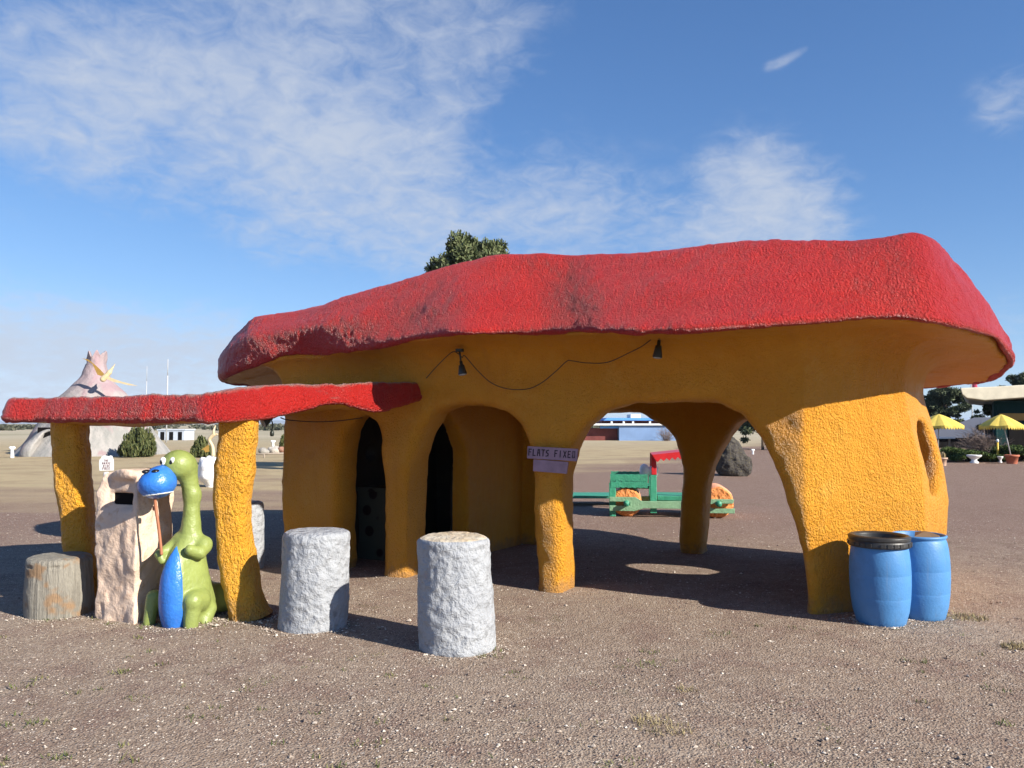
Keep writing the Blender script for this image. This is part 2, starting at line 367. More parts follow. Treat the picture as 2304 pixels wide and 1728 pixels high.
def mat_ground():
    k = NT('cinder_gravel_ground'); pos = k.geo_pos(); sp = k.n.new('ShaderNodeSeparateXYZ'); k.l(pos, sp.inputs[0])
    n_big = k.noise(0.35, 5, 0.6, pos); n_mid = k.noise(2.2, 5, 0.65, pos); n_f = k.noise(26, 4, 0.7, pos)
    col = k.mix(k.ramp(n_big, [(0.35, 0.0), (0.65, 1.0)]), (0.242, 0.174, 0.128), (0.308, 0.236, 0.176))
    col = k.mix(k.ramp(k.noise(7.5, 4, 0.7, pos), [(0.45, 0.0), (0.7, 0.55)]), col, (0.41, 0.335, 0.265))
    col = k.mix(k.ramp(n_mid, [(0.48, 0.0), (0.68, 0.7)]), col, (0.19, 0.118, 0.095))
    col = k.mix(k.ramp(n_f, [(0.3, 0.55), (0.55, 0.0)]), col, (0.11, 0.078, 0.067))
    rz = k.math('ADD', sp.outputs[1], k.math('MULTIPLY', k.math('SUBTRACT', n_big, 0.5), 6.0))
    col = k.mix(k.math('MULTIPLY', k.ramp(k.math('DIVIDE', rz, 30.0), [(0.30, 0.0), (0.44, 1.0)]), 0.75), col, (0.20, 0.122, 0.094))
    # stone chips in three sizes
    for sc, thr, c in ((17, 0.16, (0.44, 0.37, 0.31)), (23, 0.18, (0.12, 0.08, 0.065)), (55, 0.20, (0.50, 0.43, 0.36)), (110, 0.28, (0.48, 0.41, 0.34)), (60, 0.22, (0.09, 0.065, 0.058))):
        v = k.n.new('ShaderNodeTexVoronoi'); v.inputs['Scale'].default_value = sc; k.l(pos, v.inputs['Vector'])
        cs = k.n.new('ShaderNodeSeparateColor'); k.l(v.outputs['Color'], cs.inputs[0])
        pick = k.math('GREATER_THAN', cs.outputs[0], 0.66 if sc > 40 else 0.84)
        col = k.mix(k.math('MULTIPLY', pick, k.ramp(v.outputs['Distance'], [(thr, 1.0), (thr + 0.1, 0.0)])), col, c)
    # sparse weeds
    w = k.math('MULTIPLY', k.ramp(k.noise(1.1, 3, 0.5, pos), [(0.60, 0.0), (0.72, 1.0)]), k.ramp(k.noise(9, 4, 0.7, pos), [(0.5, 0.0), (0.62, 0.55)]))
    col = k.mix(w, col, (0.12, 0.125, 0.055))
    # dry grassland beyond the yard, in uneven bands
    st = k.n.new('ShaderNodeMapping'); k.l(pos, st.inputs[0]); st.inputs['Scale'].default_value = (0.04, 0.22, 0.2)
    nb = k.noise(1.0, 5, 0.6, st.outputs[0])
    dist = k.math('ADD', sp.outputs[1], k.math('MULTIPLY', k.math('SUBTRACT', nb, 0.5), 34.0))
    xs = k.math('MULTIPLY', k.math('ADD', sp.outputs[0], 4.0), 1.9)          # the yard reaches farther out on the right
    dist = k.math('SUBTRACT', dist, k.math('MAXIMUM', xs, 0.0))
    gr = k.ramp(k.math('DIVIDE', dist, 100.0), [(0.155, 0.0), (0.235, 1.0)])
    ng = k.noise(0.5, 6, 0.7, pos)
    gcol = k.ramp(ng, [(0.3, (0.29, 0.215, 0.13)), (0.55, (0.43, 0.34, 0.205)), (0.75, (0.33, 0.28, 0.16))])
    far = k.ramp(k.math('DIVIDE', sp.outputs[1], 1000.0), [(0.05, 0.0), (0.10, 1.0)])
    fcol = k.ramp(k.noise(0.012, 6, 0.65, pos), [(0.35, (0.27, 0.25, 0.16)), (0.5, (0.44, 0.38, 0.27)), (0.65, (0.33, 0.29, 0.20))])
    gcol = k.mix(far, gcol, fcol)
    col = k.mix(gr, col, gcol)
    h = k.math('ADD', n_f, k.math('MULTIPLY', k.vor(70, pos), 0.5))
    return k.done(col, 0.95, k.bump(h, 0.014), 0.15)
M['ground'] = mat_ground()

# ------------------------------------------------------------------ setting: ground, mesa
def axis_pts(lim, n, p): u = np.linspace(-1, 1, n); return np.sign(u) * (np.sinh(np.abs(u) * p) / math.sinh(p)) * lim
gx = axis_pts(14000, 241, 9.0); gy = axis_pts(14000, 241, 9.0) + 7.0
GX, GY = np.meshgrid(gx, gy, indexing='ij')
GZ = 0.02 * vnoise(GX * 0.6, GY * 0.6, 0 * GX) + 0.008 * vnoise(GX * 2.3, GY * 2.3, 0 * GX + 3)
GZ = np.where(np.hypot(GX, GY) < 60, GZ, 0)
gv = np.stack([GX, GY, GZ], -1).reshape(-1, 3); n = 241
ii, jj = np.meshgrid(np.arange(n - 1), np.arange(n - 1), indexing='ij'); q = (ii * n + jj).ravel()
tag(mesh('ground', gv, np.stack([q, q + n, q + n + 1, q + 1], 1), M['ground']), kind='structure')
# far table land
mv = []; mf = []
xs = np.linspace(-9000, 9000, 181); hh = 34 + 10 * vnoise(xs / 1500, 0 * xs, 0 * xs) + 4 * vnoise(xs / 300, 0 * xs + 4, 0 * xs)
for i, x in enumerate(xs):
    for (dy, hz) in ((0, -5), (500, 0.55), (800, 1.0), (3500, 1.0), (4200, -5)):
        mv.append((x, 8600 + dy + 300 * math.sin(x / 2100), hh[i] * hz if hz > 0 else hz))
for i in range(180):
    for j in range(4): q = i * 5 + j; mf.append((q, q + 5, q + 6, q + 1))
M['mesa'] = simple('mesa_scrub', (0.20, 0.19, 0.15), 0.95, 0.15, 0.002)
tag(mesh('hills', mv, mf, M['mesa'], smooth=True), kind='structure')

# ------------------------------------------------------------------ the filling station
station = thing('filling_station', 'yellow orange cave style building with arches under a lumpy red roof and pump canopy', 'building', L2W(2.5, 1.5))
# roof outline: bottom edge and crest of each station, front from left to right, then round the back
SB, ST = [], []
def st_px(pb, bb, pt, bt):
    a, z = PL(pb[0], pb[1], bb); SB.append((a, bb, z)); a, z = PL(pt[0], pt[1], bt); ST.append((a, bt, z))
def st_l(b, t): SB.append(b); ST.append(t)
st_l((-2.04, 0.32, 2.23), (-1.96, 0.48, 2.86))
st_l((-1.56, -0.12, 2.28), (-1.58, 0.20, 2.95))
st_px((590, 816), -0.26, (575, 708), 0.10)
st_px((645, 800), -0.28, (640, 701), 0.10)
st_px((715, 801), -0.29, (715, 687), 0.06)
st_px((765, 796), -0.42, (770, 671), 0.04)
st_px((840, 784), -0.55, (835, 650), 0.02)
st_px((940, 765), -0.72, (935, 620), 0.00)
st_px((1042, 755), -0.92, (1040, 584), 0.00)
st_px((1135, 752), -0.76, (1146, 567), 0.02)
st_px((1240, 752), -0.72, (1250, 571), 0.02)
st_px((1354, 752), -1.08, (1354, 571), 0.02)
st_px((1458, 752), -1.18, (1458, 564), 0.02)
st_px((1562, 748), -1.18, (1562, 554), 0.02)
st_px((1667, 740), -1.08, (1667, 544), 0.02)
st_px((1770, 731), -0.92, (1770, 540), 0.02)
st_px((1875, 724), -0.66, (1875, 541), 0.02)
st_px((1979, 719), -0.50, (1979, 533), 0.02)
st_l((6.29, -0.34, 2.49), (6.18, 0.12, 3.36))
st_l((6.72, 0.40, 2.44), (6.46, 0.70, 3.20))
st_l((6.90, 1.05, 2.36), (6.72, 1.25, 2.92))
st_l((7.02, 1.75, 2.23), (6.92, 1.80, 2.58))
st_l((6.75, 2.95, 2.13), (6.55, 2.75, 2.75))
st_l((5.6, 4.0, 2.16), (5.4, 3.6, 3.0))
st_l((3.4, 4.25, 2.25), (3.4, 3.8, 3.1))
st_l((1.2, 4.2, 2.25), (1.2, 3.8, 3.0))
st_l((-0.6, 4.0, 2.22), (-0.5, 3.6, 2.95))
st_l((-1.55, 3.0, 2.2), (-1.4, 2.8, 2.9))
st_l((-2.05, 1.9, 2.2), (-1.95, 1.9, 2.9))
st_l((-2.16, 0.95, 2.20), (-2.06, 1.05, 2.86))
MID = [0.10, 0.12, 0.17, 0.20, 0.20, 0.18, 0.13, 0.06, 0.04, 0.02, 0.0, 0.06, 0.06, 0.04, 0.04, 0.05, 0.06, 0.06, 0.05, 0.05, 0.05, 0.04, 0.06, 0.1, 0.1, 0.1, 0.1, 0.1, 0.1, 0.12]
def loft_slab(SB, ST, MID, n, nprof, disp, scale, cen, zin=0.06, prof_top=0.05, inset=0.10, edge=0.03, zcrown=0.0, bulge_at=0.5, ztop=None):
    sb = catmull(SB, n); st = catmull(ST, n); md = catmull(np.array(MID)[:, None], n)[:, 0]
    out = np.roll(sb[:, :2], -1, 0) - np.roll(sb[:, :2], 1, 0); out = np.stack([out[:, 1], -out[:, 0]], 1); out /= np.linalg.norm(out, axis=1)[:, None]
    def off(p, d, z): return np.concatenate([p[:, :2] + out * np.asarray(d)[..., None] if np.ndim(d) else p[:, :2] + out * d, z[:, None]], 1)
    zb, zt = sb[:, 2], st[:, 2]; H = zt - zb
    def lerp(t): return sb * (1 - t) + st * t
    ctrl = [off(sb, -inset - 0.2, zb + zin + 0.14), off(sb, -inset, zb + zin * 0.8), off(sb, -edge, zb + 0.005), off(sb, 0.012, zb + 0.05)]
    for t in (0.25, bulge_at, 0.75): ctrl.append(off(lerp(t), md * (1 - abs(t - bulge_at) / 0.6), zb + H * t))
    ctrl += [off(lerp(0.93), md * 0.15, zb + H * 0.95), off(st, -prof_top, zt), off(st, -prof_top - 0.35, zt + zcrown)]
    ctrl = np.stack(ctrl, 1)                          # n, k, 3
    rings = []
    k = ctrl.shape[1]; t = np.linspace(0, k - 1, nprof)
    i = np.minimum(np.floor(t).astype(int), k - 2); f = (t - i)[None, :, None]
    g = lambda q: ctrl[:, np.clip(q, 0, k - 1)]
    S = 0.5 * (2 * g(i) + (g(i + 1) - g(i - 1)) * f + (2 * g(i - 1) - 5 * g(i) + 4 * g(i + 1) - g(i + 2)) * f ** 2 + (3 * g(i) - g(i - 1) - 3 * g(i + 1) + g(i + 2)) * f ** 3)
    # even out the profile spacing
    seg = np.linalg.norm(np.diff(S, axis=1), axis=2).mean(0); cum = np.concatenate([[0], np.cumsum(seg)]); u = np.linspace(0, cum[-1], nprof)
    ti = np.interp(u, cum, np.arange(nprof)); i0 = np.minimum(ti.astype(int), nprof - 2); fr = (ti - i0)[None, :, None]
    S = S[:, i0] * (1 - fr) + S[:, i0 + 1] * fr
    du = np.roll(S, -1, 0) - np.roll(S, 1, 0); dv = np.gradient(S, axis=1); nr = np.cross(du, dv); nr /= np.linalg.norm(nr, axis=2)[..., None] + 1e-9
    S = S + nr * disp(S)[..., None]
    m = nprof; V = S.reshape(-1, 3)
    top = np.array([[cen[0], cen[1], zt.mean() if ztop is None else ztop]]); bot = np.array([[cen[0], cen[1], zb.mean() + zin + 0.02]])
    V = np.concatenate([V, top, bot]); F = []
    for i in range(n):
        b0 = i * m; b1 = ((i + 1) % n) * m
        F += [(b0 + j, b1 + j, b1 + j + 1, b0 + j + 1) for j in range(m - 1)]
        F.append((b0 + m - 1, b1 + m - 1, n * m)); F.append((b1, b0, n * m + 1))
    W = np.empty_like(V); W[:, :2] = O2 + V[:, :1] * A2 + V[:, 1:2] * B2; W[:, 2] = V[:, 2]
    return W, F
def roof_disp(S): return 0.022 * fbm(S, 1.7, 2) + 0.006 * fbm(S, 6.0, 1) + 0.006 * fbm(S, 19.0, 2)
W, F = loft_slab(SB, ST, MID, 900, 72, roof_disp, 1, (2.6, 1.8), zin=0.085)
roof = mesh('roof', W, F, M['red'], station)

# walls and soffit, as one plastered shell
SBa = np.array(SB)
def soffit_z(a, b):
    w = 0; zz = 0
    for (sa, sb_, sz) in catmull(SBa, 90):
        k = 1.0 / ((a - sa) ** 2 + (b - sb_) ** 2 + 0.02) ** 1.5; w = w + k; zz = zz + k * sz
    return zz / w
ARCH_R = [(2.88, -.3), (2.88, 1.15), (2.95, 1.42), (3.1, 1.66), (3.3, 1.82), (3.6, 1.90), (4.1, 1.91), (4.4, 1.89), (4.66, 1.78), (4.82, 1.56), (5.0, 1.18), (5.13, .72), (5.19, .3), (5.19, -.3)]
ARCH_M = [(.96, -.3), (.967, .97), (1.09, 1.3), (1.2, 1.587), (1.36, 1.82), (1.6, 1.90), (1.9, 1.90), (2.06, 1.865), (2.256, 1.80), (2.40, 1.686), (2.475, 1.525), (2.52, 1.327), (2.54, 1.06), (2.54, .44), (2.57, .03), (2.57, -.3)]
ARCH_L = [(.09, -.3), (.09, 1.3), (0.16, 1.6), (.30, 1.78), (.45, 1.82), (.6, 1.72), (.68, 1.5), (.70, 1.1), (.69, .4), (.70, -.3)]
ARCH_B1 = [(1.42, -.3), (1.45, 1.0), (1.6, 1.5), (1.9, 1.75), (2.3, 1.86), (2.655, 1.87), (2.853, 1.85), (2.987, 1.77), (3.19, 1.66), (3.322, 1.51), (3.386, 1.35), (3.44, 1.147), (3.42, .9), (3.369, .12), (3.369, -.3)]
ARCH_B2 = [(3.68, -.3), (3.68, .1), (3.715, .47), (3.745, .85), (3.8, 1.13), (3.91, 1.38), (4.02, 1.545), (4.147, 1.71), (4.5, 1.86), (4.9, 1.85), (5.2, 1.62), (5.35, 1.1), (5.4, -.3)]
DOOR_P = [(.44, -.3), (.44, 1.38), (.60, 1.68), (.85, 1.86), (1.10, 1.68), (1.32, 1.36), (1.34, -.3)]
PLAN = [(-.70, 0), (5.19, 0), (6.13, .80), (6.37, 1.68), (6.0, 3.3), (-.70, 3.3)]
def wall_f(a, b, z):
    d = poly2(PLAN, a, b)
    zz = np.clip(z, 0, 2.6)
    d = d + 0.05 * ((zz - 1.15) / 1.15) ** 2 * np.where(zz < 1.15, 1.0, 0.3) - 0.03
    d = d + np.clip((a - 5.5) / 0.8, 0, 1) * (0.16 * np.clip((zz - 1.25) / 0.75, 0, 1) ** 1.3 + 0.03 - 0.05 * np.exp(-((zz - 0.9) / 0.5) ** 2))
    d = d - 0.05 * np.exp(-np.clip(z, 0, 9) / 0.09)
    th = 0.45
    shell = np.maximum(d, -(d + th))
    c = smax(shell, z - 2.75, 0.05)
    # partition between the little room and the open bay
    part = np.maximum(np.maximum(np.abs(a - (0.90 + 0.035 * b)) - 0.13, np.abs(b - 1.6) - 1.6), z - 2.7)
    part = smax(part, -np.maximum(poly2(DOOR_P, b, z), np.abs(a - 0.95) - 0.6), 0.06)
    def front(p, k=0.16): return np.maximum(poly2(p, a, z) , np.maximum(-1 - b, b - 0.75))
    for p in (ARCH_R, ARCH_M, ARCH_L): c = smax(c, -front(p), 0.13)
    for p in (ARCH_B1, ARCH_B2): c = smax(c, -np.maximum(poly2(p, a, z), np.maximum(2.4 - b, b - 4)), 0.12)
    c = smin(c, part, 0.06)
    # oval window through the right hand wall, round window through the left
    cx, cy = 6.22, 1.27; t = (0.629, 0.78); nx = (0.78, -0.629); ax = (0.970, -0.243); pe = (-ax[1], ax[0])
    u = (a - cx) * pe[0] + (b - cy) * pe[1]; w = (a - cx) * ax[0] + (b - cy) * ax[1]
    hole = np.maximum((np.sqrt((u / 0.27) ** 2 + ((z - 1.37) / 0.37) ** 2) - 1) * 0.27, np.abs(w) - 0.9)
    c = smax(c, -hole, 0.07)
    hole = np.maximum(np.sqrt((b - 1.22) ** 2 + (z - 1.33) ** 2) - 0.11, np.abs(a + 0.5) - 0.5); c = smax(c, -hole, 0.06)
    # soffit slab
    zs = soffit_z(a, b); op = poly2(catmull(SBa, 240)[:, :2], a, b) + 0.034 + 0.035 * np.clip((a - 5.8) / 0.5, 0, 1)
    inside = np.clip(-op / 0.6, 0, 1)
    op = op + (0.25 + 1.3 * np.clip((6.0 - a) / 0.9, 0, 1) * np.clip((b < 1.5) * 1.0, 0, 1)) * np.clip(z - zs - 0.02, 0, 0.3)
    slab = np.maximum(np.maximum(zs + 0.004 + 0.05 * inside - z, z - (zs + 0.2)), op)
    c = smin(c, slab, 0.42)
    c = np.maximum(c, op)
    q = np.stack(np.broadcast_arrays(a, b, z), -1).astype(np.float32)
    c = c + 0.016 * fbm(q, 2.3, 2) + 0.008 * vnoise(q[..., 0] * 14, q[..., 1] * 14, q[..., 2] * 11)
    c = np.maximum(c, z - (zs + 0.12))
    return c
V, F = surface_net(wall_f, (-2.45, -1.4, -0.12), (7.2, 4.45, 2.75), 0.033)
W = np.empty_like(V); W[:, :2] = O2 + V[:, :1] * A2 + V[:, 1:2] * B2; W[:, 2] = V[:, 2]
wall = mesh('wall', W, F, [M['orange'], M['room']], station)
fc = V[F].mean(1); inroom = (fc[:, 0] > -.34) & (fc[:, 0] < .86) & (fc[:, 1] > .47) & (fc[:, 1] < 3.0)  # inner faces of the little room that carry the painted shade
inroom |= (np.hypot(fc[:, 1] - 1.22, fc[:, 2] - 1.33) < .17) & (fc[:, 0] < -.2)  # sunlit porthole jamb takes the painted shade as well
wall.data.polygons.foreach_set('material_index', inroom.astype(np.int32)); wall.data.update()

# pump canopy: slab, orange underside, two posts
CB = [(-1.90, -2.60, 1.715), (-1.3, -2.66, 1.705), (-0.6, -2.66, 1.70), (0.2, -2.64, 1.70), (0.80, -2.60, 1.70), (0.87, -1.95, 1.75), (0.99, -1.30, 1.885), (1.05, -0.95, 1.85), (1.12, -0.6, 1.825), (1.22, 0.05, 1.97), (0.9, 0.35, 1.95), (-0.2, 0.25, 1.85), (-1.2, -0.5, 1.75), (-1.82, -1.2, 1.72)]
CT = [(-1.88, -2.55, 1.94), (-1.3, -2.60, 1.945), (-0.6, -2.60, 1.948), (0.2, -2.58, 1.955), (0.72, -2.52, 1.965), (0.80, -1.95, 2.045), (0.90, -1.30, 2.075), (0.97, -0.95, 2.11), (1.05, -0.6, 2.14), (1.15, 0.05, 2.15), (0.8, 0.30, 2.15), (-0.2, 0.2, 2.1), (-1.15, -0.5, 2.0), (-1.78, -1.2, 1.95)]
def can_disp(S): return 0.014 * fbm(S, 2.2, 2) + 0.008 * fbm(S, 9.0, 2) + 0.006 * fbm(S, 21.0, 2)
W, F = loft_slab(CB, CT, [0.02] * 14, 460, 30, can_disp, 1, (-0.3, -1.2), zin=0.03, prof_top=0.03, inset=0.07, edge=0.015, zcrown=-0.03, ztop=1.93)
canopy = mesh('canopy', W, F, M['red_canopy'], station)
cb = catmull(CB, 160)
def can_soffit(a, b, z):
    op = poly2(cb[:, :2], a, b) + 0.055; w = 0; zz = 0
    for (sa, sb_, sz) in cb[::3]:
        k = 1.0 / ((a - sa) ** 2 + (b - sb_) ** 2 + 0.02) ** 1.5; w = w + k; zz = zz + k * sz
    zs = zz / w
    dr = np.clip(-op / 0.5, 0, 1)
    q = np.stack(np.broadcast_arrays(a, b, z), -1).astype(np.float32)
    return smax(np.maximum(op, z - zs - 0.08), zs + 0.005 - 0.05 * dr * np.clip((0.3 - a) / 1.0, 0, 1) - z, 0.04) + 0.01 * fbm(q, 3, 2)
V, F = surface_net(can_soffit, (-2.1, -2.75, 1.55), (1.4, 0.5, 2.12), 0.04)
W = np.empty_like(V); W[:, :2] = O2 + V[:, :1] * A2 + V[:, 1:2] * B2; W[:, 2] = V[:, 2]
mesh('soffit', W, F, M['orange'], canopy)
def post(pts, rad):
    pts = catmull(pts, 60, False); rad = np.interp(np.linspace(0, 1, 60), np.linspace(0, 1, len(rad)), rad)
    m = MB().tube(pts, rad, 48, True, 1.2); v = np.array(m.v); c = np.repeat(pts, 48, 0)
    d = v - c; ln = np.linalg.norm(d, axis=1)[:, None] + 1e-6
    v = v + d / ln * (0.016 * fbm(v, 4, 2) + 0.008 * fbm(v, 16, 2) + 0.005 * fbm(v, 32, 1))[:, None]
    return mesh('post', v, m.f, M['orange_post'], canopy)
yb = G(190, 1353)[1]
post([P(198, 1360, yb + .02), P(192, 1290, yb), P(184, 1230, yb), P(172, 1140, yb), P(163, 1050, yb), P(158, 975, yb), P(156, 925, yb)], [0.155, 0.148, 0.145, 0.142, 0.146, 0.152, 0.156])
yb = 7.12
post([P(566, 1392, yb), P(558, 1362, yb), P(542, 1290, yb), P(527, 1200, yb), P(523, 1120, yb), P(530, 1040, yb), P(538, 980, yb), P(540, 920, yb)], [0.178, 0.154, 0.148, 0.148, 0.150, 0.157, 0.162, 0.164])

# ------------------------------------------------------------------ signs
STROKES = {'F': [((0, 0), (0, 1)), ((0, 1), (.7, 1)), ((0, .55), (.55, .55))], 'L': [((0, 1), (0, 0)), ((0, 0), (.65, 0))],
 'A': [((0, 0), (.2, 1)), ((.2, 1), (.6, 1)), ((.6, 1), (.75, 0)), ((.1, .45), (.68, .45))], 'T': [((0, 1), (.8, 1)), ((.4, 1), (.4, 0))],
 'S': [((.7, 1), (.1, .85)), ((.1, .85), (.1, .6)), ((.1, .6), (.65, .4)), ((.65, .4), (.6, .08)), ((.6, .08), (0, 0))], 'I': [((.3, 0), (.3, 1))],
 'X': [((0, 0), (.7, 1)), ((0, 1), (.7, 0))], 'E': [((0, 0), (0, 1)), ((0, 1), (.65, 1)), ((0, .52), (.5, .52)), ((0, 0), (.65, 0))],
 'D': [((0, 0), (0, 1)), ((0, 1), (.6, 1)), ((.6, 1), (.6, .05)), ((.6, .05), (0, 0))], 'H': [((0, 0), (0, 1)), ((.65, 0), (.65, 1)), ((0, .5), (.65, .5))],
 'B': [((0, 0), (0, 1)), ((0, 1), (.55, .9)), ((.55, .9), (.5, .6)), ((.5, .6), (0, .52)), ((.5, .55), (.65, .3)), ((.65, .3), (.5, .03)), ((.5, .03), (0, 0))],
 'R': [((0, 0), (0, 1)), ((0, 1), (.6, .92)), ((.6, .92), (.55, .58)), ((.55, .58), (0, .5)), ((.2, .5), (.65, 0))], 'V': [((0, 1), (.35, 0)), ((.35, 0), (.7, 1))], ' ': []}
def lettering(text, x0, z0, w, h, pitch, M_, d0, d1, slant=0.12):
    m = MB()
    for i, ch in enumerate(text):
        ox = x0 + i * pitch
        for (p, q) in STROKES[ch]:
            p = np.array([ox + (p[0] + slant * p[1]) * w, z0 + p[1] * h]); q = np.array([ox + (q[0] + slant * q[1]) * w, z0 + q[1] * h])
            e = q - p; e /= np.linalg.norm(e); s = np.array([-e[1], e[0]]) * h * 0.085; ee = e * h * 0.07
            m.prism([tuple(p - s - ee), tuple(q - s + ee), tuple(q + s + ee), tuple(p + s - ee)], d0 + i * 0.0004, d1, M_)
    return m
# flats fixed sign on the centre pier
sb = -0.09
corner = [PL(1187, 1004, sb), PL(1300, 1010, sb), PL(1297, 1038, sb), PL(1186, 1031, sb)]
sign = thing('sign', 'small lilac wooden sign reading FLATS FIXED on the centre pier of the orange building', 'sign', L2W(2.75, sb, 1.4))
def Msign(u, d, v): return L2W(u, d, v)
bo = MB().prism([(c[0], c[1]) for c in (corner[3], corner[2], corner[1], corner[0])], sb, sb + 0.025, Msign).build('upper_board', M['lilac'], sign)
c2 = [PL(1199, 1060, sb), PL(1274, 1066, sb), PL(1278, 1039.5, sb), PL(1200, 1033.5, sb)]
MB().prism([(c[0], c[1]) for c in c2], sb + 0.003, sb + 0.025, Msign).build('lower_board', M['lilac'], sign)
a0, z0 = corner[3]; wid = corner[2][0] - a0; slope = (corner[2][1] - z0) / wid
def Mlet(u, d, v): return L2W(a0 + u, d, z0 + v + slope * u)
ht = corner[0][1] - z0
lettering('FLATS FIXED', wid * 0.035, ht * 0.27, wid * 0.066, ht * 0.50, wid * 0.0885, Mlet, sb - 0.004, sb + 0.002).build('lettering', M['letter'], sign)

# braves / brave ride sign behind the stone pump
Yr = 20.0
rs = thing('sign', 'white notched board sign reading THE BRAVE RIDE FREE on a white bone post', 'sign', G(240, 1106))
outl = [(224, 1059), (256, 1058.5), (256.5, 1047), (256, 1034), (254.5, 1031), (253, 1026), (249, 1024.5), (245, 1026.5), (240, 1025.5), (234, 1024.6), (229, 1027), (227.5, 1031), (224, 1034), (222.7, 1042)]
def Mpx(u, d, v): return P(u, v, Yr + d)
MB().prism(outl, 0.0, 0.05, Mpx).build('board', M['white'], rs)
MB().tube([P(238, 1108, Yr + .03), P(238.5, 1085, Yr + .03), P(239, 1062, Yr + .03)], [.09, .06, .06], 12).build('post', M['white'], rs)
b0 = P(223, 1059, Yr); sc = P(224, 1059, Yr)[0] - b0[0]; lm = MB()
for txt, px0, py0, hpx, pit in (('THE', 234.5, 1038.2, 4, 3.6), ('BRAVE', 230.5, 1044.3, 4, 4.0), ('RIDE', 232.8, 1050, 4, 4.0), ('FREE', 231.0, 1056.6, 5, 4.6)):
    lt = lettering(txt, P(px0, py0, Yr)[0], P(px0, py0, Yr)[2], pit * 0.72 * sc, hpx * sc, pit * sc, lambda u, d, v: (u, Yr + d, v), -0.006, 0.004, 0.1); lm.add(lt.v, lt.f)
lm.build('lettering', M['letter_red'], rs)

# ------------------------------------------------------------------ lamps and cable under the eaves
def floodlight(label, top, tip, plate=None, r=0.046):
    top = np.array(top); tip = np.array(tip); t = thing('floodlight', label, 'lamp', top, 'floodlights under the roofs')
    d = tip - top; ln = np.linalg.norm(d); d = d / ln
    pts = [top, top + d * ln * .3, top + d * ln * .32, top + d * ln * .55, top + d * ln * .6, top + d * ln * .93, tip]
    MB().tube(pts, [.016, .018, .03, .034, .036, r, r], 16, True).build('shade', M['lamp_dark'], t, True)
    MB().tube([tip + d * 0.001, tip + d * .012], [r * .95, r * .7], 16).build('lens', M['lamp_glass'], t, True)
    MB().tube([top - d * 0.005, plate if plate is not None else top + np.array([0, 0.0, .07])], .01, 8).build('bracket', M['lamp_dark'], t, True)
    if plate is not None: MB().lathe(np.array(plate) - (0, 0, .012), [(.045, 0), (.045, .03)], 16).build('mounting_plate', M['lamp_dark'], t)
    return t
def W_(px, py, b):
    a, z = PL(px, py, b); return L2W(a, b, z)
floodlight('dark bell shaped floodlight hanging under the soffit above the middle arch', W_(1037, 812, -.24), W_(1041, 842, -.24), W_(1034, 789, -.24))
floodlight('dark bell shaped floodlight hanging under the soffit above the right arch', W_(1483, 765, -.26), W_(1479, 804, -.26), W_(1484, 755, -.26))
lt = floodlight('dark floodlight aimed left under the canopy beside its near post', P(612, 941, 7.55), P(592, 951, 7.50), None, 0.05)
MB().tube([P(611, 946, 7.55), P(614, 955, 7.55), P(612, 968, 7.55)], .006, 6).build('cord', M['cable'], lt, True)
MB().lathe(P(612, 977, 7.55), [(.008, .04), (.02, .02), (.02, -.01), (.012, -.02)], 10).build('socket', M['lamp_dark'], lt, True)
cab = [(959, 851), (985, 822), (1016, 793), (1030, 795), (1040, 804), (1046, 801), (1073, 832), (1105, 861), (1143, 875), (1187, 875), (1219, 861), (1250, 836), (1275, 813), (1288, 812), (1320, 816.5), (1367, 815), (1415, 794), (1446, 778), (1472, 758)]
bb = [-.05, -.12, -.22, -.22, -.23, -.2, -.12, -.09, -.08, -.08, -.08, -.09, -.1, -.1, -.1, -.12, -.16, -.2, -.25]
pts = catmull([W_(p[0], p[1], b) for p, b in zip(cab, bb)], 160, False)
tag(MB().tube(pts, .0048, 6).build('cable', M['cable'], None, True, pts[80]), 'thin black electric cable looping across the orange wall between two floodlights', 'cable')
pts = catmull([P(632, 940, 7.6), P(650, 945, 8.2), P(705, 949, 9.1), P(760, 947, 9.15), P(815, 940, 9.0)], 60, False)
tag(MB().tube(pts, .006, 6).build('cable', M['cable'], None, True, pts[30]), 'thin black electric cable sagging under the red canopy towards the small doorway', 'cable')

# ------------------------------------------------------------------ gravel pump block, dinosaur, stumps
gp = np.array([-3.35, 7.18, 0.0]); c45, s45 = math.cos(R(20)), math.sin(R(20))
def pump_f(x, y, z):
    X = x - gp[0]; Y = y - gp[1]; w = X * c45 - Y * s45; u = X * s45 + Y * c45     # w negative: right hand face; u negative: left hand face
    hw = 0.225 - 0.012 * z / 1.3
    d = np.maximum(np.maximum(np.abs(u) - hw, np.abs(w) - hw - 0.005), np.abs(z - 0.6) - 0.70)
    q = np.stack(np.broadcast_arrays(x, y, z), -1).astype(np.float32)
    d = smax(d, z - 1.315 - 0.02 * vnoise(x * 5, y * 5, 0 * z), 0.08)
    d = d + 0.022 * fbm(q * np.array([1, 1, .6], np.float32), 6.5, 3) + 0.012 * np.abs(vnoise(q[..., 0] * 5 + 9, q[..., 1] * 5, q[..., 2] * 3.2)) 
    rec = np.maximum(np.maximum(np.abs(w - 0.01) - 0.135, np.abs(z - 1.09) - 0.11), np.abs(u + 0.25) - 0.075)
    d = smax(d, -rec, 0.07)
    slot = np.maximum(np.maximum(np.abs(w - 0.018) - 0.112, np.abs(z - 1.045) - 0.050), np.abs(u + 0.13) - 0.24)
    return smax(d, -slot, 0.015)
V, F = surface_net(pump_f, gp + (-.45, -.45, -.1), gp + (.45, .45, 1.42), 0.0145)
pmp = mesh('stone_pump', V, F, M['sandstone'], None, True, gp)
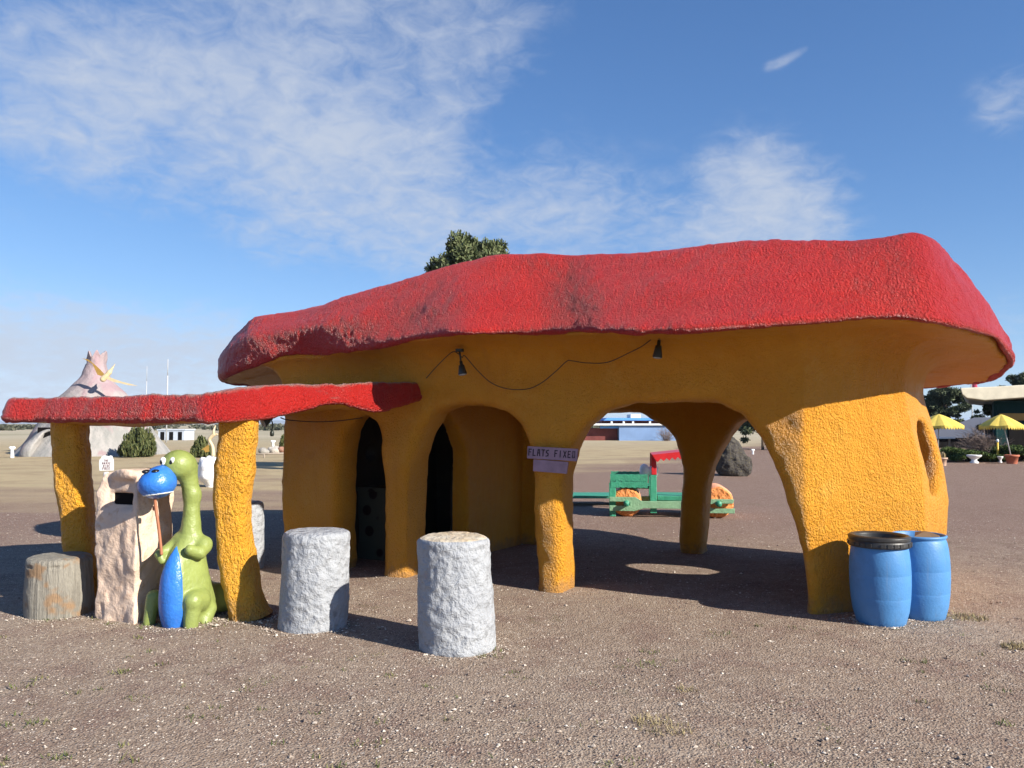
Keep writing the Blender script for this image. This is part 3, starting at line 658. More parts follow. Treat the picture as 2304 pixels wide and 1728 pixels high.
def Mp(q): return (gp[0] + q[0] * c45 + q[1] * s45, gp[1] - q[0] * s45 + q[1] * c45, q[2])
MB().box((-.10, -.15, .992), (.136, -.10, 1.098), Mp).build('slot', M['dark_room'], pmp)  # dark panel added in the recess, standing in for the shade inside
tag(pmp, 'peach sandstone gas pump block with a dark slot beside the green dinosaur', 'gas pump')
dp = np.array([P(413, 1400, 6.95)[0], 6.95, 0.0])
dino = thing('dinosaur_statue', 'sitting green dinosaur statue with blue snout and belly beside the stone pump', 'statue', dp)
def torso(x, y, z):
    d = cone(x, y, z, (.02, .06, .18), (.02, .05, .60), .225, .125)
    d = smin(d, ell(x, y, z, (-.03, -.06, .26), (.15, .18, .40)), .08)
    d = smin(d, cone(x, y, z, (.015, .045, .60), (.03, .05, .82), .11, .078), .10)
    return d
def dino_f(x, y, z):
    d = torso(x, y, z)
    d = smin(d, cone(x, y, z, (.03, .05, .78), (.035, .05, 1.08), .078, .070), .04)
    d = smin(d, cone(x, y, z, (.035, .05, 1.08), (-.005, .02, 1.30), .070, .085), .05)
    d = smin(d, ell(x, y, z, (-.055, -.01, 1.345), (.134, .14, .120)), .06)
    d = smin(d, ell(x, y, z, (-.075, -.06, 1.355), (.125, .09, .10)), .06)
    d = smin(d, cone(x, y, z, (-.265, -.03, .215), (-.285, -.07, .0), .066, .052), .035)
    d = smin(d, cone(x, y, z, (.165, -.06, .205), (.15, -.15, .21), .10, .085), .03)
    d = smin(d, cone(x, y, z, (.15, -.15, .21), (.135, -.16, .0), .078, .062), .02)
    d = smin(d, cone(x, y, z, (.20, .06, .1), (.19, .0, .0), .075, .06), .03)
    d = smin(d, cone(x, y, z, (.10, .04, .69), (.165, .03, .655), .06, .072), .04)
    d = smin(d, cone(x, y, z, (.165, .02, .64), (.165, -.06, .60), .07, .055), .02)
    d = smin(d, cone(x, y, z, (.165, -.07, .60), (.105, -.14, .635), .052, .046), .015)
    d = smin(d, cone(x, y, z, (-.07, .03, .70), (-.12, -.0, .64), .06, .055), .04)
    d = smin(d, cone(x, y, z, (-.12, -.03, .64), (-.175, -.12, .595), .05, .042), .02)
    d = smin(d, cone(x, y, z, (-.175, -.12, .595), (-.15, -.13, .545), .042, .034), .012)
    d = smin(d, cone(x, y, z, (.1, .24, .16), (.36, .34, .13), .15, .10), .08)
    d = smin(d, cone(x, y, z, (.36, .34, .13), (.40, .30, .26), .10, .06), .05)
    return d + .003 * vnoise(x * 18, y * 18, z * 18)
def dm(name, f, lo, hi, h, m, par):
    V, F = surface_net(f, lo, hi, h); return mesh(name, V * np.array([.93, 1, 1]) + dp, F, m, par)
body = dm('body', dino_f, (-.5, -.42, -.05), (.6, .55, 1.56), .0125, M['dino_green'], dino)
BEL = [(-.030, .665), (.010, .60), (.036, .53), (.062, .42), (.078, .22), (.074, -.04), (-.135, -.04), (-.158, .1), (-.160, .23), (-.138, .42), (-.095, .53)]
dm('belly', lambda x, y, z: np.maximum(np.maximum(torso(x, y, z) - .008, poly2(BEL, x + .0 * y, z)), y - .02), (-.3, -.4, -.06), (.15, .1, .75), .008, M['dino_blue'], dino)
def snout_f(x, y, z):
    X = x + .185; Z = z - 1.195; ca, sa = math.cos(R(9)), math.sin(R(9)); u = X * ca + Z * sa; w = -X * sa + Z * ca
    d = ell(u, y, w, (-.005, -.165, 0), (.164, .165, .126)); return smin(d, ell(u, y, w, (.03, -.15, .07), (.09, .11, .07)), .06) + .002 * vnoise(x * 14, y * 14, z * 14)
snout = dm('snout', snout_f, (-.4, -.4, 1.0), (.05, .12, 1.4), .0105, M['dino_blue'], dino)
for sx, sz in ((-.255, 1.298), (-.165, 1.302)):
    dm('nostril', lambda x, y, z: ell(x, y, z, (sx, -.235, sz), (.040, .055, .018)), (sx - .06, -.32, sz - .05), (sx + .06, -.15, sz + .05), .007, M['black'], snout)
for sx in (-.155, -.065):
    e = dm('eye', lambda x, y, z: ell(x, y, z, (sx, -.142, 1.382), (.027, .026, .036)), (sx - .06, -.20, 1.31), (sx + .06, -.08, 1.45), .007, M['eye_white'], dino)
    dm('pupil', lambda x, y, z: ell(x, y, z, (sx - .006, -.163, 1.374), (.014, .010, .020)), (sx - .05, -.20, 1.32), (sx + .05, -.13, 1.42), .005, M['black'], e)
dm('mouth', lambda x, y, z: np.maximum(np.abs(snout_f(x, y, z) - .001) - .004, np.abs(z - 1.108 - .12 * (x + .18)) - .007), (-.4, -.4, 1.0), (.0, .0, 1.22), .006, M['eye_white'], snout)
dm('tail_tip', lambda x, y, z: cone(x, y, z, (.40, .30, .27), (.385, .27, .40), .062, .012), (.28, .18, .2), (.5, .4, .46), .010, M['dino_blue'], dino)
hp = catmull([dp + np.array(q) * (.93, 1, 1) for q in ((-.195, -.20, 1.085), (-.19, -.19, 1.0), (-.165, -.185, .85), (-.145, -.18, .70), (-.135, -.175, .60))], 24, False)
hose = thing('pump_hose', 'thin copper coloured hose held between the dinosaur\'s mouth and hand', 'hose', hp[-1])
MB().tube(hp, .0125, 10).build('pipe', M['copper'], hose, True)
k = dp + (-.205, -.14, .985); MB().lathe(k, [(.012, -.02), (.02, -.01), (.02, .015), (.01, .022)], 10).build('knob', M['copper'], hose, True)

def stump(name, label, cat, group, base, top, r0, r1, mat, mat_top=None, squarish=0.3, rough=0.014):
    base = np.array(base); top = np.array(top); t = thing(name, label, cat, base, group); H = top[2] - base[2]
    n, m = 120, 70; V = []; 
    for i in range(m):
        f = i / (m - 1); c = base + (top - base) * f; r = r0 + (r1 - r0) * f + 0.003 * math.sin(f * 7 + r0 * 40) 
        if f < .04: r *= .97
        chip = 1 - .10 * np.clip(vnoise(np.cos(np.arange(n) * 2 * math.pi / n) * 2.2 + r0 * 90, np.sin(np.arange(n) * 2 * math.pi / n) * 2.2, np.full(n, f * 9.0)) - .35, 0, 1) * (f > .86)
        e = min(1, (1 - f) * H / 0.045); r = r * (0.93 + 0.07 * math.sqrt(max(0, 1 - (1 - e) ** 2))) * chip
        th = np.arange(n) * 2 * math.pi / n; V.append(np.stack([c[0] + r * np.cos(th), c[1] + r * np.sin(th), np.full(n, c[2])], 1))
    V = np.concatenate(V); c = base + (top - base) * ((V[:, 2:3] - base[2]) / H); d = V - c; d[:, 2] = 0; d /= np.linalg.norm(d, axis=1)[:, None] + 1e-9
    V = V + d * (rough * .45 * fbm(V, 4, 2) + rough * .5 * fbm(V * np.array([1, 1, .8]), 12, 3) + rough * .3 * fbm(V, 40, 1))[:, None]
    F = [(i * n + j, i * n + (j + 1) % n, (i + 1) * n + (j + 1) % n, (i + 1) * n + j) for i in range(m - 1) for j in range(n)]
    mesh('body', V, F, mat, t)
    rim = V[-n:]; TV = [rim]; TF = []; cc = rim.mean(0)
    for k in range(1, 9):
        q = cc + (rim - cc) * (1 - k / 8.5); q[:, 2] = rim[:, 2] * (1 - k / 8) + cc[2] * k / 8 + 0.006 * fbm(q, 11, 2) + 0.012; TV.append(q)
        TF += [((k - 1) * n + j, (k - 1) * n + (j + 1) % n, k * n + (j + 1) % n, k * n + j) for j in range(n)]
    TF.append(tuple(8 * n + j for j in range(n)))
    mesh('top_face', np.concatenate(TV), TF, mat_top or mat, t)
    return t
def gpt(px, py, Y): return np.array([P(px, py, Y)[0], Y, -0.03])
stump('concrete_stump', 'pale grey rough concrete stump half shaded, standing nearer the dinosaur', 'stump', 'grey concrete stumps by the pump', gpt(704, 1400, 6.80), P(713, 1196, 6.82), .285, .275, M['concrete'], None)
stump('concrete_stump', 'pale grey rough concrete stump with rusty tan top, nearest to the camera', 'stump', 'grey concrete stumps by the pump', gpt(1030, 1440, 6.19), P(1020, 1209, 6.21), .293, .278, M['concrete'], M['concrete_top'])
stump('concrete_stump', 'pale grey concrete stump mostly hidden behind the near canopy post', 'stump', 'grey concrete stumps by the pump', gpt(543, 1285, 9.55), P(541, 1131, 9.55), .265, .262, M['concrete'], None)
stump('wooden_stump', 'weathered grey wooden log stump with brown knots left of the stone pump', 'stump', None, gpt(134, 1385, 7.30), P(134, 1252, 7.30), .280, .268, M['log'], M['log'], rough=.006)

# ------------------------------------------------------------------ barrels
def barrel(label, c, rot=0.0):
    t = thing('plastic_drum', label, 'barrel', c, 'blue plastic drums')
    prof = [(.19, 0), (.205, .012), (.215, .05), (.235, .12), (.246, .2), (.250, .232), (.2495, .236), (.2495, .242), (.251, .25), (.256, .34), (.2575, .425), (.2566, .43), (.2566, .435), (.2575, .44), (.254, .53), (.246, .61), (.236, .665), (.226, .69), (.222, .70), (.236, .708), (.238, .725), (.225, .73), (.214, .722), (.212, .64), (.215, .45), (.0, .45)]
    prof = [(r_ * .945, z_) for r_, z_ in prof]
    MB().lathe(c, prof, 64, False).build('drum', M['barrel'], t, True)
    # moulded grip
    g = MB(); pr = lambda u, v, d: (c[0] + (.2475 - (0.2 - v) * .25 + d) * .945 * math.sin(u), c[1] - (.2475 - (0.2 - v) * .25 + d) * .945 * math.cos(u), c[2] + v)
    loop = [(rot - .16, .135), (rot + .16, .135), (rot + .18, .15), (rot + .16, .165), (rot - .16, .165), (rot - .18, .15), (rot - .16, .135)]
    pts = catmull([pr(u, v, -.002) for u, v in loop], 40, False); g.tube(pts, .0045, 6, False); g.build('grip', M['barrel'], t, True)
    return t
b1c = np.array([P(1980, 1300, 6.9)[0], 6.9, 0.0]); b2c = np.array([P(2064, 1300, 7.10)[0] + .02, 7.10, 0.0])
b1 = barrel('blue plastic drum with a thick black rim lid, in front of the other drum', b1c, .55)
m = MB().lathe(b1c, [(r_ * .945, z_) for r_, z_ in [(.236, .655), (.262, .66), (.266, .675), (.262, .70), (.255, .712), (.262, .72), (.262, .742), (.245, .754), (.222, .752), (.205, .738), (.20, .70)]], 72, False)
lg = m
for i in range(30):
    th = i * 2 * math.pi / 30
    if i % 5 == 0: continue
    f = lambda q: (b1c[0] + (.2478 + q[1]) * math.cos(th + q[0] * 3.6), b1c[1] + (.2478 + q[1]) * math.sin(th + q[0] * 3.6), q[2])
    lg.box((-.020, 0, .668), (.020, .008, .700), f)
lid = m.build('lid_ring', M['rubber'], b1, False); bevel(lid, .002, 1)
MB().lathe(b1c, [(.19, .70), (.15, .66), (.0, .65)], 40, False).build('liner', M['dark_trash'], b1, True)
b2 = barrel('blue open topped plastic drum with cardboard sticking out, right of the black rimmed drum', b2c, -.55)
cb_ = thing('cardboard_scrap', 'crumpled brown cardboard sticking out of the rear blue drum', 'cardboard', b2c + (.03, 0, .60))
m = MB()
def cf(q): return (b2c[0] + .03 + q[0], b2c[1] - .03 + q[1], .60 + q[2])
m.add([cf(q) for q in [(-.10, -.05, -.1), (.16, -.06, -.1), (.15, .02, -.1), (-.09, .04, -.1), (-.10, -.04, .12), (-.02, -.05, .165), (.02, -.05, .16), (.10, -.06, .13), (.14, -.02, .10), (.02, .02, .15), (-.06, .03, .15)]],
      [(0, 1, 7, 6, 5, 4), (1, 2, 8, 7), (2, 3, 10, 9, 8), (3, 0, 4, 10), (4, 5, 10), (5, 6, 9, 10), (6, 7, 8, 9)])
m.build('flap', M['cardboard'], cb_)
# ------------------------------------------------------------------ roller cart
CY = 14.5; k14 = .1447
def cz(x, y): return P(1360 + x * k14, 1000 + y * k14, CY)
c0 = cz(130, 1135); s14 = cz(131, 1135)[0] - c0[0]; gz = 0.0
cart = thing('roller_cart', 'green wooden cart on two orange stone rollers with a red awning behind the orange arches', 'cart', (c0[0] + 1.1, CY + .4, 0))
def CX(x): return c0[0] + (x - 130) * s14 * 1.0
def CZ(y): return (1135 - y) * s14
def cbox(name, x0, x1, y0, y1, d0, d1, mat, par=None, bev=.008):
    return bevel(MB().box((CX(x0), CY + d0, CZ(y1)), (CX(x1), CY + d1, CZ(y0)), None, .004).build(name, mat, par or cart), bev)
def wavy(name, x0, x1, y0, y1, d0, d1, mat):
    top = [(x, y0 + 7 * math.sin(x * .09) * math.sin(x * .031)) for x in np.linspace(x0, x1, 24)]; bot = [(x, y1 + 7 * math.sin(x * .07 + 2)) for x in np.linspace(x1, x0, 24)]
    return MB().prism([(CX(u), CZ(v)) for u, v in top + bot], CY + d0, CY + d1, lambda u, d, v: (u, d, v)).build(name, mat, cart)
DEP = .95
for d in (0, DEP - .06):
    wavy('side_board', 150, 735, 465, 568, d, d + .06, M['green_paint']); wavy('side_board', 155, 730, 574, 670, d, d + .06, M['green_paint'])
    cbox('post', 132, 235, 600, 1128, d + .002, d + .085, M['green_paint']); cbox('post', 768, 868, 470, 1062, d + .002, d + .09, M['green_paint'])
    cbox('awning_post', 792, 866, 150, 469, d + .01, d + .08, M['red_gloss'])
    fork = [(135, 815), (540, 815), (590, 845), (645, 876), (1500, 862), (1560, 830), (2035, 830), (2020, 895), (1750, 895), (1670, 912), (1690, 965), (1760, 978), (2045, 968), (2040, 1045), (1560, 1045), (1500, 985), (660, 985), (590, 1010), (515, 1032), (135, 1030), (135, 950), (400, 950), (450, 945), (455, 905), (420, 888), (135, 885)]
    zz = d - .06 if d == 0 else d + .075
    bevel(MB().prism([(CX(u), CZ(v)) for u, v in fork][::-1], CY + zz, CY + zz + .05, lambda u, dd, v: (u, dd, v)).build('side_rail', M['pale_green'], cart), .006)
def roller(x, y, r):
    c = (CX(x), CZ(y)); y0, y1 = CY + .03, CY + DEP - .03; prof = [(0, y0), (r * .3, y0), (r * .86, y0), (r * .97, y0 + .035), (r, y0 + .09), (r, y1 - .09), (r * .97, y1 - .035), (r * .86, y1), (0, y1)]
    n = 64; w = thing_part('roller', cart)
    V = np.array([(c[0] + rr * math.cos(2 * math.pi * j / n), yy, c[1] + rr * math.sin(2 * math.pi * j / n)) for rr, yy in prof for j in range(n)])
    V[:, 1] += .0; rr = np.hypot(V[:, 0] - c[0], V[:, 2] - c[1]); V[:, [0, 2]] += (V[:, [0, 2]] - np.array(c)) / (rr[:, None] + 1e-6) * (.012 * fbm(V, 9, 2))[:, None]
    V[:, 1] += .012 * fbm(V, 14, 2) * (rr < r * .9)
    F = [(i * n + j, i * n + (j + 1) % n, (i + 1) * n + (j + 1) % n, (i + 1) * n + j) for i in range(8) for j in range(n)]
    face = [f for f in F if max(f) < 4 * n or min(f) >= 5 * n]; tread = [f for f in F if not (max(f) < 4 * n or min(f) >= 5 * n)]
    h_ = len(face) // 2
    def sub(nm, fs, mt, sm):
        u = sorted({i for f in fs for i in f}); ix = {q: i for i, q in enumerate(u)}; mesh(nm, V[u], [tuple(ix[i] for i in f) for f in fs], mt, w, sm)
    sub('stone_face', face[:h_], M['wheel'], False); sub('stone_face', face[h_:], M['wheel'], False); sub('tread', tread, M['wheel_rim'], True)
    MB().tube([(c[0], y0 - .19, c[1] - .01), (c[0], y1 + .19, c[1] - .01)], .052, 20).build('axle', M['green_paint'], w, True)
def thing_part(name, par):
    o = bpy.data.objects.new(name, None); COL.objects.link(o); o.parent = par; o.empty_display_size = .05; return o
roller(400, 900, 235 * s14); roller(1800, 888, 247 * s14)
vz = [(800, 150)] + [(1540, 68)] + [(1545, 170)]
teeth = []
for i, x in enumerate(np.linspace(1535, 890, 16)): teeth.append((x, 258 - (x - 880) * .105 - (42 if i % 2 == 0 else 0)))
tm = MB().prism([(CX(u), CZ(v)) for u, v in vz + teeth + [(875, 262), (840, 215)]][::-1], CY - .12, CY - .095, lambda u, d, v: (u, d, v))
tm.build('valance', M['red_gloss'], cart)
MB().prism([(CX(u), CZ(v)) for u, v in [(800, 150), (1540, 68), (1542, 79), (802, 161)]][::-1], CY - .094, CY + DEP + .1, lambda u, d, v: (u, d, v)).build('awning', M['red_gloss'], cart)
for d in (.0, DEP - .06): cbox('awning_post', 1470, 1530, 80, 862, d + .01, d + .07, M['red_gloss'])
cbox('floor_board', 880, 1560, 800, 872, .06, DEP - .06, M['green_paint'])
cbox('seat', 300, 760, 650, 690, .08, DEP - .08, M['green_paint'])
def bone(label, p, q, r, nm='bone', horizontal=True):
    p = np.array(p, float); q = np.array(q, float); e = q - p; L = np.linalg.norm(e); e /= L; s = np.cross(e, (0, 1, 0)); s /= np.linalg.norm(s) + 1e-9
    lo = np.minimum(p, q) - r * 3; hi = np.maximum(p, q) + r * 3
    def f(x, y, z):
        d = cone(x, y, z, p, q, r, r)
        for c in (p, q):
            for sg in (-1, 1): d = smin(d, cone(x, y, z, c + s * r * .8 * sg, c + s * r * .81 * sg + (0, .001, 0), r * 1.25, r * 1.25), r * .8)
        return d
    V, F = surface_net(f, lo, hi, max(r / 3.5, .02)); return tag(mesh(nm, V, F, M['white'], None, True, (p + q) / 2 * (1, 1, 0) + (0, 0, min(p[2], q[2]))), label, 'bone')
bone('white bone lying across the box of the green roller cart', (CX(690), CY + .5, CZ(420)), (CX(850), CY + .5, CZ(440)), .06)
bp = G(1340, 1136)
pl = thing('statue_platform', 'low green platform on the ground left of the roller cart', 'platform', bp)
bevel(MB().box((bp[0] - .75, bp[1] - .3, .16), (bp[0] + .5, bp[1] + .5, .22)).build('deck', M['green_paint'], pl))
for sx in (-.65, .4): MB().box((bp[0] + sx - .04, bp[1] - .25, -.02), (bp[0] + sx + .04, bp[1] + .45, .16)).build('runner', M['old_wood'], pl)

# turn the cart a little: its far side lies to the right
cart.rotation_euler = (0, 0, R(-8))
# counter in the little room
cc = L2W(-.07, 1.0)
def Mloc(q): return L2W(*q)
ct = thing('counter', 'pale counter with dark spots inside the dark little room', 'counter', cc)
MB().box((-.31, 0.88, -.02), (.15, 1.22, .84), Mloc).build('base', M['counter'], ct); MB().box((-.33, 0.84, .841), (.18, 1.26, .89), Mloc).build('top', M['counter'], ct)

# ------------------------------------------------------------------ lava boulder
lb = G(1656, 1072)
def rock_f(x, y, z):
    X, Y, Z = x - lb[0], y - lb[1] - .45, z
    q = np.stack(np.broadcast_arrays(x, y, z), -1).astype(np.float32)
    d = smin(ell(X, Y, Z, (0.06, 0, .35), (.58, .55, .55)), ell(X, Y, Z, (-.12, 0, .85), (.36, .38, .52)), .3)
    return d + .10 * fbm(q, 2.2, 3) + .04 * np.abs(fbm(q, 6.0, 2))
V, F = surface_net(rock_f, lb + (-1.1, -.7, -.15), lb + (1.1, 1.6, 1.7), .045)
tag(mesh('lava_boulder', V, F, M['lava'], None, True, lb), 'rough dark lava boulder with yellow lichen seen through the right arch', 'boulder')

# ------------------------------------------------------------------ foliage
def leaves(clumps, n, size, up=0.0, asp=2.5, seed=0):
    """small leaf quads spread through ellipsoid clumps (centre, radii); returns verts, faces"""
    g = np.random.default_rng(seed + 100); w = np.array([c[1][0] * c[1][1] * c[1][2] for c in clumps]) ** .66; w /= w.sum()
    k = g.choice(len(clumps), n, p=w); C = np.array([c[0] for c in clumps])[k]; Rr = np.array([c[1] for c in clumps])[k]
    d = g.normal(size=(n, 3)); d /= np.linalg.norm(d, axis=1)[:, None]; rr = g.random(n) ** .42
    p = C + d * Rr * rr[:, None]
    ax = g.normal(size=(n, 3)) * (1 - abs(up)) + d * .5 * (1 - abs(up)) + np.array([0, 0, up * 2.0]); ax /= np.linalg.norm(ax, axis=1)[:, None]
    sd = np.cross(ax, g.normal(size=(n, 3))); sd /= np.linalg.norm(sd, axis=1)[:, None]
    s = (size * (.6 + .8 * g.random(n)))[:, None]
    v = np.stack([p - sd * s * .5 / asp - ax * s * .5, p + sd * s * .5 / asp - ax * s * .5, p + sd * s * .35 / asp + ax * s * .5, p - sd * s * .35 / asp + ax * s * .5], 1).reshape(-1, 3)
    v = v[:]; v[:, 2] = np.maximum(v[:, 2], 0.01)
    return v, np.arange(n * 4).reshape(-1, 4)
def upright_bush(label, c, r, h, n, size, mat='juniper', seed=1, group=None, name='juniper_bush', up=.75, k=34, taper=.75):
    g = np.random.default_rng(seed); cl = []
    for i in range(k):
        th = g.random() * 6.28; q = math.sqrt(g.random()) * .92; hh = h * (1 - taper * q ** 2.2) * (.72 + .34 * g.random())
        cl.append(((c[0] + math.cos(th) * q * r * .8, c[1] + math.sin(th) * q * r * .8, hh * .5 + .03), (r * .2, r * .2, hh * .5)))
    t = thing(name, label, 'bush', c, group)
    v, f = leaves(cl, n, size, up, 3.0, seed); mesh('foliage', v, f, M[mat], t, False)
    m = MB()
    for i in range(5): th = i * 1.26; m.tube([(c[0], c[1], -.05), (c[0] + .12 * r * math.cos(th), c[1] + .12 * r * math.sin(th), h * .2), (c[0] + .4 * r * math.cos(th), c[1] + .4 * r * math.sin(th), h * .6)], [.03, .025, .008], 6)
    m.build('stems', M['bark'], t)
    return t
def size_at(px0, px1, Y): return (px1 - px0) / FPX * Y
b = G(292, 1030); upright_bush('rounded green juniper bush standing in front of the volcano cone', b + (0, 1.0, 0), size_at(241, 343, 40) * .5, 1.72, 9000, .15, seed=3, group='juniper bushes on the dry grass')
b = G(441, 1031); upright_bush('smaller green juniper bush just left of the white egg statue', b + (0, .7, 0), size_at(412, 472, 39) * .5, 1.20, 6000, .14, seed=5, group='juniper bushes on the dry grass')
b = G(642, 1017); upright_bush('loose green bush partly hidden by the left corner of the orange building', b + (0, .8, 0), size_at(618, 668, 48) * .5, 1.35, 4500, .17, seed=8, group='juniper bushes on the dry grass', taper=.5)

def pine_tree(label, base, h, crown_r, z0, n, size, mat='pine', seed=2, cat='tree', name='pine_tree', k=60, lean=0.0, group=None, candle=True, clump=.22):
    g = np.random.default_rng(seed); t = thing(name, label, cat, base, group); m = MB()
    m.tube([base + (0, 0, -.1), base + (lean * .3, 0, h * .4), base + (lean, 0, h * .9)], [h * .032, h * .022, h * .006], 9)
    cl = []
    for i in range(k):
        f = g.random() ** .8; zc = z0 + (h - z0) * (f * .95); rr = crown_r * (1 - f ** 1.8 * .7) * math.sqrt(g.random()) ; th = g.random() * 6.28
        p = base + (lean * f + math.cos(th) * rr, math.sin(th) * rr, zc)
        s = crown_r * (clump * .57 + clump * .43 * g.random() * 2); cl.append((tuple(p), (s, s, s * (1.5 if candle else .7))))
        if i % 3 == 0: m.tube([base + (lean * f, 0, max(zc - .25 * rr - .1, .3)), (p + base + (lean * f, 0, zc)) / 2 - (0, 0, .06), p], [h * .008, h * .006, h * .002], 5)
    m.build('trunk', M['bark'], t)
    v, f = leaves(cl, n, size, .35 if candle else 0., 3.2, seed); mesh('crown', v, f, M[mat], t, False)
    return t
tp = P(1068, 522, 27); pine_tree('green pine tree showing above the middle of the red roof', np.array([tp[0], 27, 0.]), tp[2] * .965, 2.7, 3.2, 70000, .15, seed=4, k=165, clump=.10)

# ------------------------------------------------------------------ left background
vc = np.array([P(213, 1000, 45.0)[0], 45.0, 0.0])
vol = thing('volcano_cone', 'tall pale pink and grey plaster volcano cone with a doorway, beyond the yard', 'volcano model', vc)
prof = [(4.05, -.1), (3.9, .05), (3.35, .7), (2.95, 1.5), (2.45, 2.35), (1.75, 3.15), (1.25, 3.75), (.85, 4.25), (.62, 4.75), (.56, 5.2), (.58, 5.5), (.42, 5.4), (.38, 4.9), (0, 4.7)]
pr = catmull(np.array(prof), 60, False); m = MB().lathe(vc, [tuple(q) for q in pr], 72, False); v = np.array(m.v)
d = v - vc; d[:, 2] = 0; d /= np.linalg.norm(d, axis=1)[:, None] + 1e-6; th = np.arctan2(d[:, 1], d[:, 0])
v += d * (.14 * fbm(v, .8, 3))[:, None]; top = v[:, 2] > 5.1; v[top, 2] += .35 * vnoise(np.cos(th) * 2.3 + 3, np.sin(th) * 2.3, 0 * th)[top]
mesh('cone', v, m.f, M['cone'], vol)
# porch with dark doorway at its left foot
pc = np.array([P(108, 1000, 42.0)[0], 42.3, 0.0])
def porch(x, y, z):
    X = x - pc[0]; Y = y - pc[1]
    d = cone(X, Y, z, (-.35, -.3, 0), (1.3, 1.6, 2.9), 1.0, .6)
    d = smin(d, cone(X, Y, z, (-1.3, .3, -.2), (.3, 1.0, 1.5), .5, .45), .5)
    dr = poly2([(-.38, -.3), (-.32, .6), (-.12, 1.20), (.2, 1.3), (.42, 1.15), (.38, .6), (.1, .2), (-.02, -.3)], X, z)
    return smax(d, -np.maximum(dr, Y + .2), .06)
V, F = surface_net(porch, pc + (-2.2, -1.7, -.1), pc + (2.2, 2.6, 3.7), .07); mesh('porch', V, F, M['cone'], vol)
MB().prism([(pc[0] - .5, 0), (pc[0] + .6, 0), (pc[0] + .6, 1.5), (pc[0] - .5, 1.5)][::-1], pc[1] - .42, pc[1] - .3, lambda u, d, v: (u, d, v)).build('doorway', M['dark_room'], vol)
# winged figure on its flank
pt = P(240, 846, 42.9); pz = thing('flying_reptile_figure', 'cream winged reptile figure perched on the neck of the volcano cone', 'statue', pt)
def Q(px, py, Y=42.9): return P(px, py, Y)
V, F = surface_net(lambda x, y, z: smin(cone(x, y, z, Q(232, 853), Q(246, 838), .16, .12), cone(x, y, z, Q(246, 838), Q(259, 819), .10, .02), .08), Q(226, 860) - (0, .4, 0), Q(262, 816) + (0, .4, 0), .04)
mesh('body', V, F, M['cream'], pz)
wl = [(236, 843), (226, 832), (213, 820), (199, 809), (184, 805.5), (199, 813), (208, 819), (214, 832), (219, 843), (228, 846)]
wr = [(242, 847), (258, 853), (275, 859), (295, 864), (310, 868), (290, 867), (270, 862), (258, 860), (250, 857), (240, 853)]
wing = lambda nm, pts, mat, y: MB().prism(pts, y, y + .08, lambda u, d, v: P(u, v, 42.9 + d)).build(nm, M[mat], pz)
wing('wing', wl, 'ochre', -.02); wing('wing', wr, 'cream', -.02)
# white bone posts, egg, poles, shed
def tbone(label, px, py0, py1, w):
    g0 = G(px, py1); Y = g0[1]; t = P(px, py0, Y); r = w / FPX * Y * .5
    V, F = surface_net(lambda x, y, z: smin(smin(cone(x, y, z, g0 - (0, 0, .05), t - (0, 0, r * .6), r * .55, r * .42), cone(x, y, z, t - (r * .55, 0, r * .5), t - (r * .5, 0, r * .45), r * .42, r * .42), r * .4), cone(x, y, z, t + (r * .55, 0, -r * .5), t + (r * .5, 0, -r * .45), r * .42, r * .42), r * .4), g0 + (-r * 2, -r * 2, -.1), np.array([t[0] + r * 2, Y + r * 2, t[2] + r]), r / 5)
    return tag(mesh('bone_post', V, F, M['white'], None, True, g0), label, 'post', 'white bone shaped posts')
tbone('white bone shaped post on the grass left of the volcano cone', 27.5, 1004, 1029.5, 15)
tbone('white bone shaped post on a rock between the near canopy post and the orange building', 614.5, 990, 1017, 12)
tbone('small white bone shaped post right of the lava boulder', 1694, 1010, 1022, 9)
eb = G(461, 1098); eg = thing('egg_statue', 'large white cracked egg with a cream hatchling, behind the near canopy post', 'statue', eb + (0, .3, 0))
def egg_f(x, y, z):
    X = x - eb[0]; Y = y - eb[1] - .3; q = np.stack(np.broadcast_arrays(x, y, z), -1).astype(np.float32)
    d = smin(ell(X, Y, z, (0.01, 0, .50), (.31, .31, .40)), cone(X, Y, z, (0.03, 0, .02), (.02, 0, .3), .13, .25), .15)
    d = np.maximum(d, z - .80 - .05 * vnoise(x * 9, y * 9, 0 * z))
    return d + .035 * vnoise(q[..., 0] * 5, q[..., 1] * 5, q[..., 2] * 5)
V, F = surface_net(egg_f, eb + (-.5, -.2, -.05), eb + (.5, .8, 1.0), .025); mesh('shell', V, F, M['white_egg'], eg)
EY = eb[1] + .3
hb = [P(480, 1026, EY), P(478, 1005, EY), P(471, 990, EY), P(476, 982, EY), P(484, 976, EY)]
m = MB().tube(catmull(hb, 20, False), np.interp(np.linspace(0, 1, 20), [0, .4, .6, 1], [.05, .042, .05, .05]), 10); m.tube([P(480, 980, EY), P(481, 968, EY), P(485, 957, EY)], [.05, .035, .006], 8); m.tube([P(482, 977, EY), P(494, 978, EY)], [.04, .008], 8)
m.build('hatchling', M['cream'], eg, True)
MB().prism([(451, 1013), (470, 1000), (471, 1016), (462, 1018), (458, 1011)], -.02, .03, lambda u, d, v: P(u, v, EY + d)).build('wing', M['ochre'], eg)
def mast(label, px, py0, Y, r, grp='thin white masts on the plain'):
    b = np.array([P(px, 990, Y)[0], Y, 0.0]); t = thing('mast', label, 'mast', b, grp); h = P(px, py0, Y)[2]
    MB().tube([b - (0, 0, .2), b + (0, 0, h * .8)], r, 8).build('pole', M['metal'], t, True); MB().tube([b + (0, 0, h * .8), b + (0, 0, h)], r * .55, 8).build('tip', M['metal'], t, True)
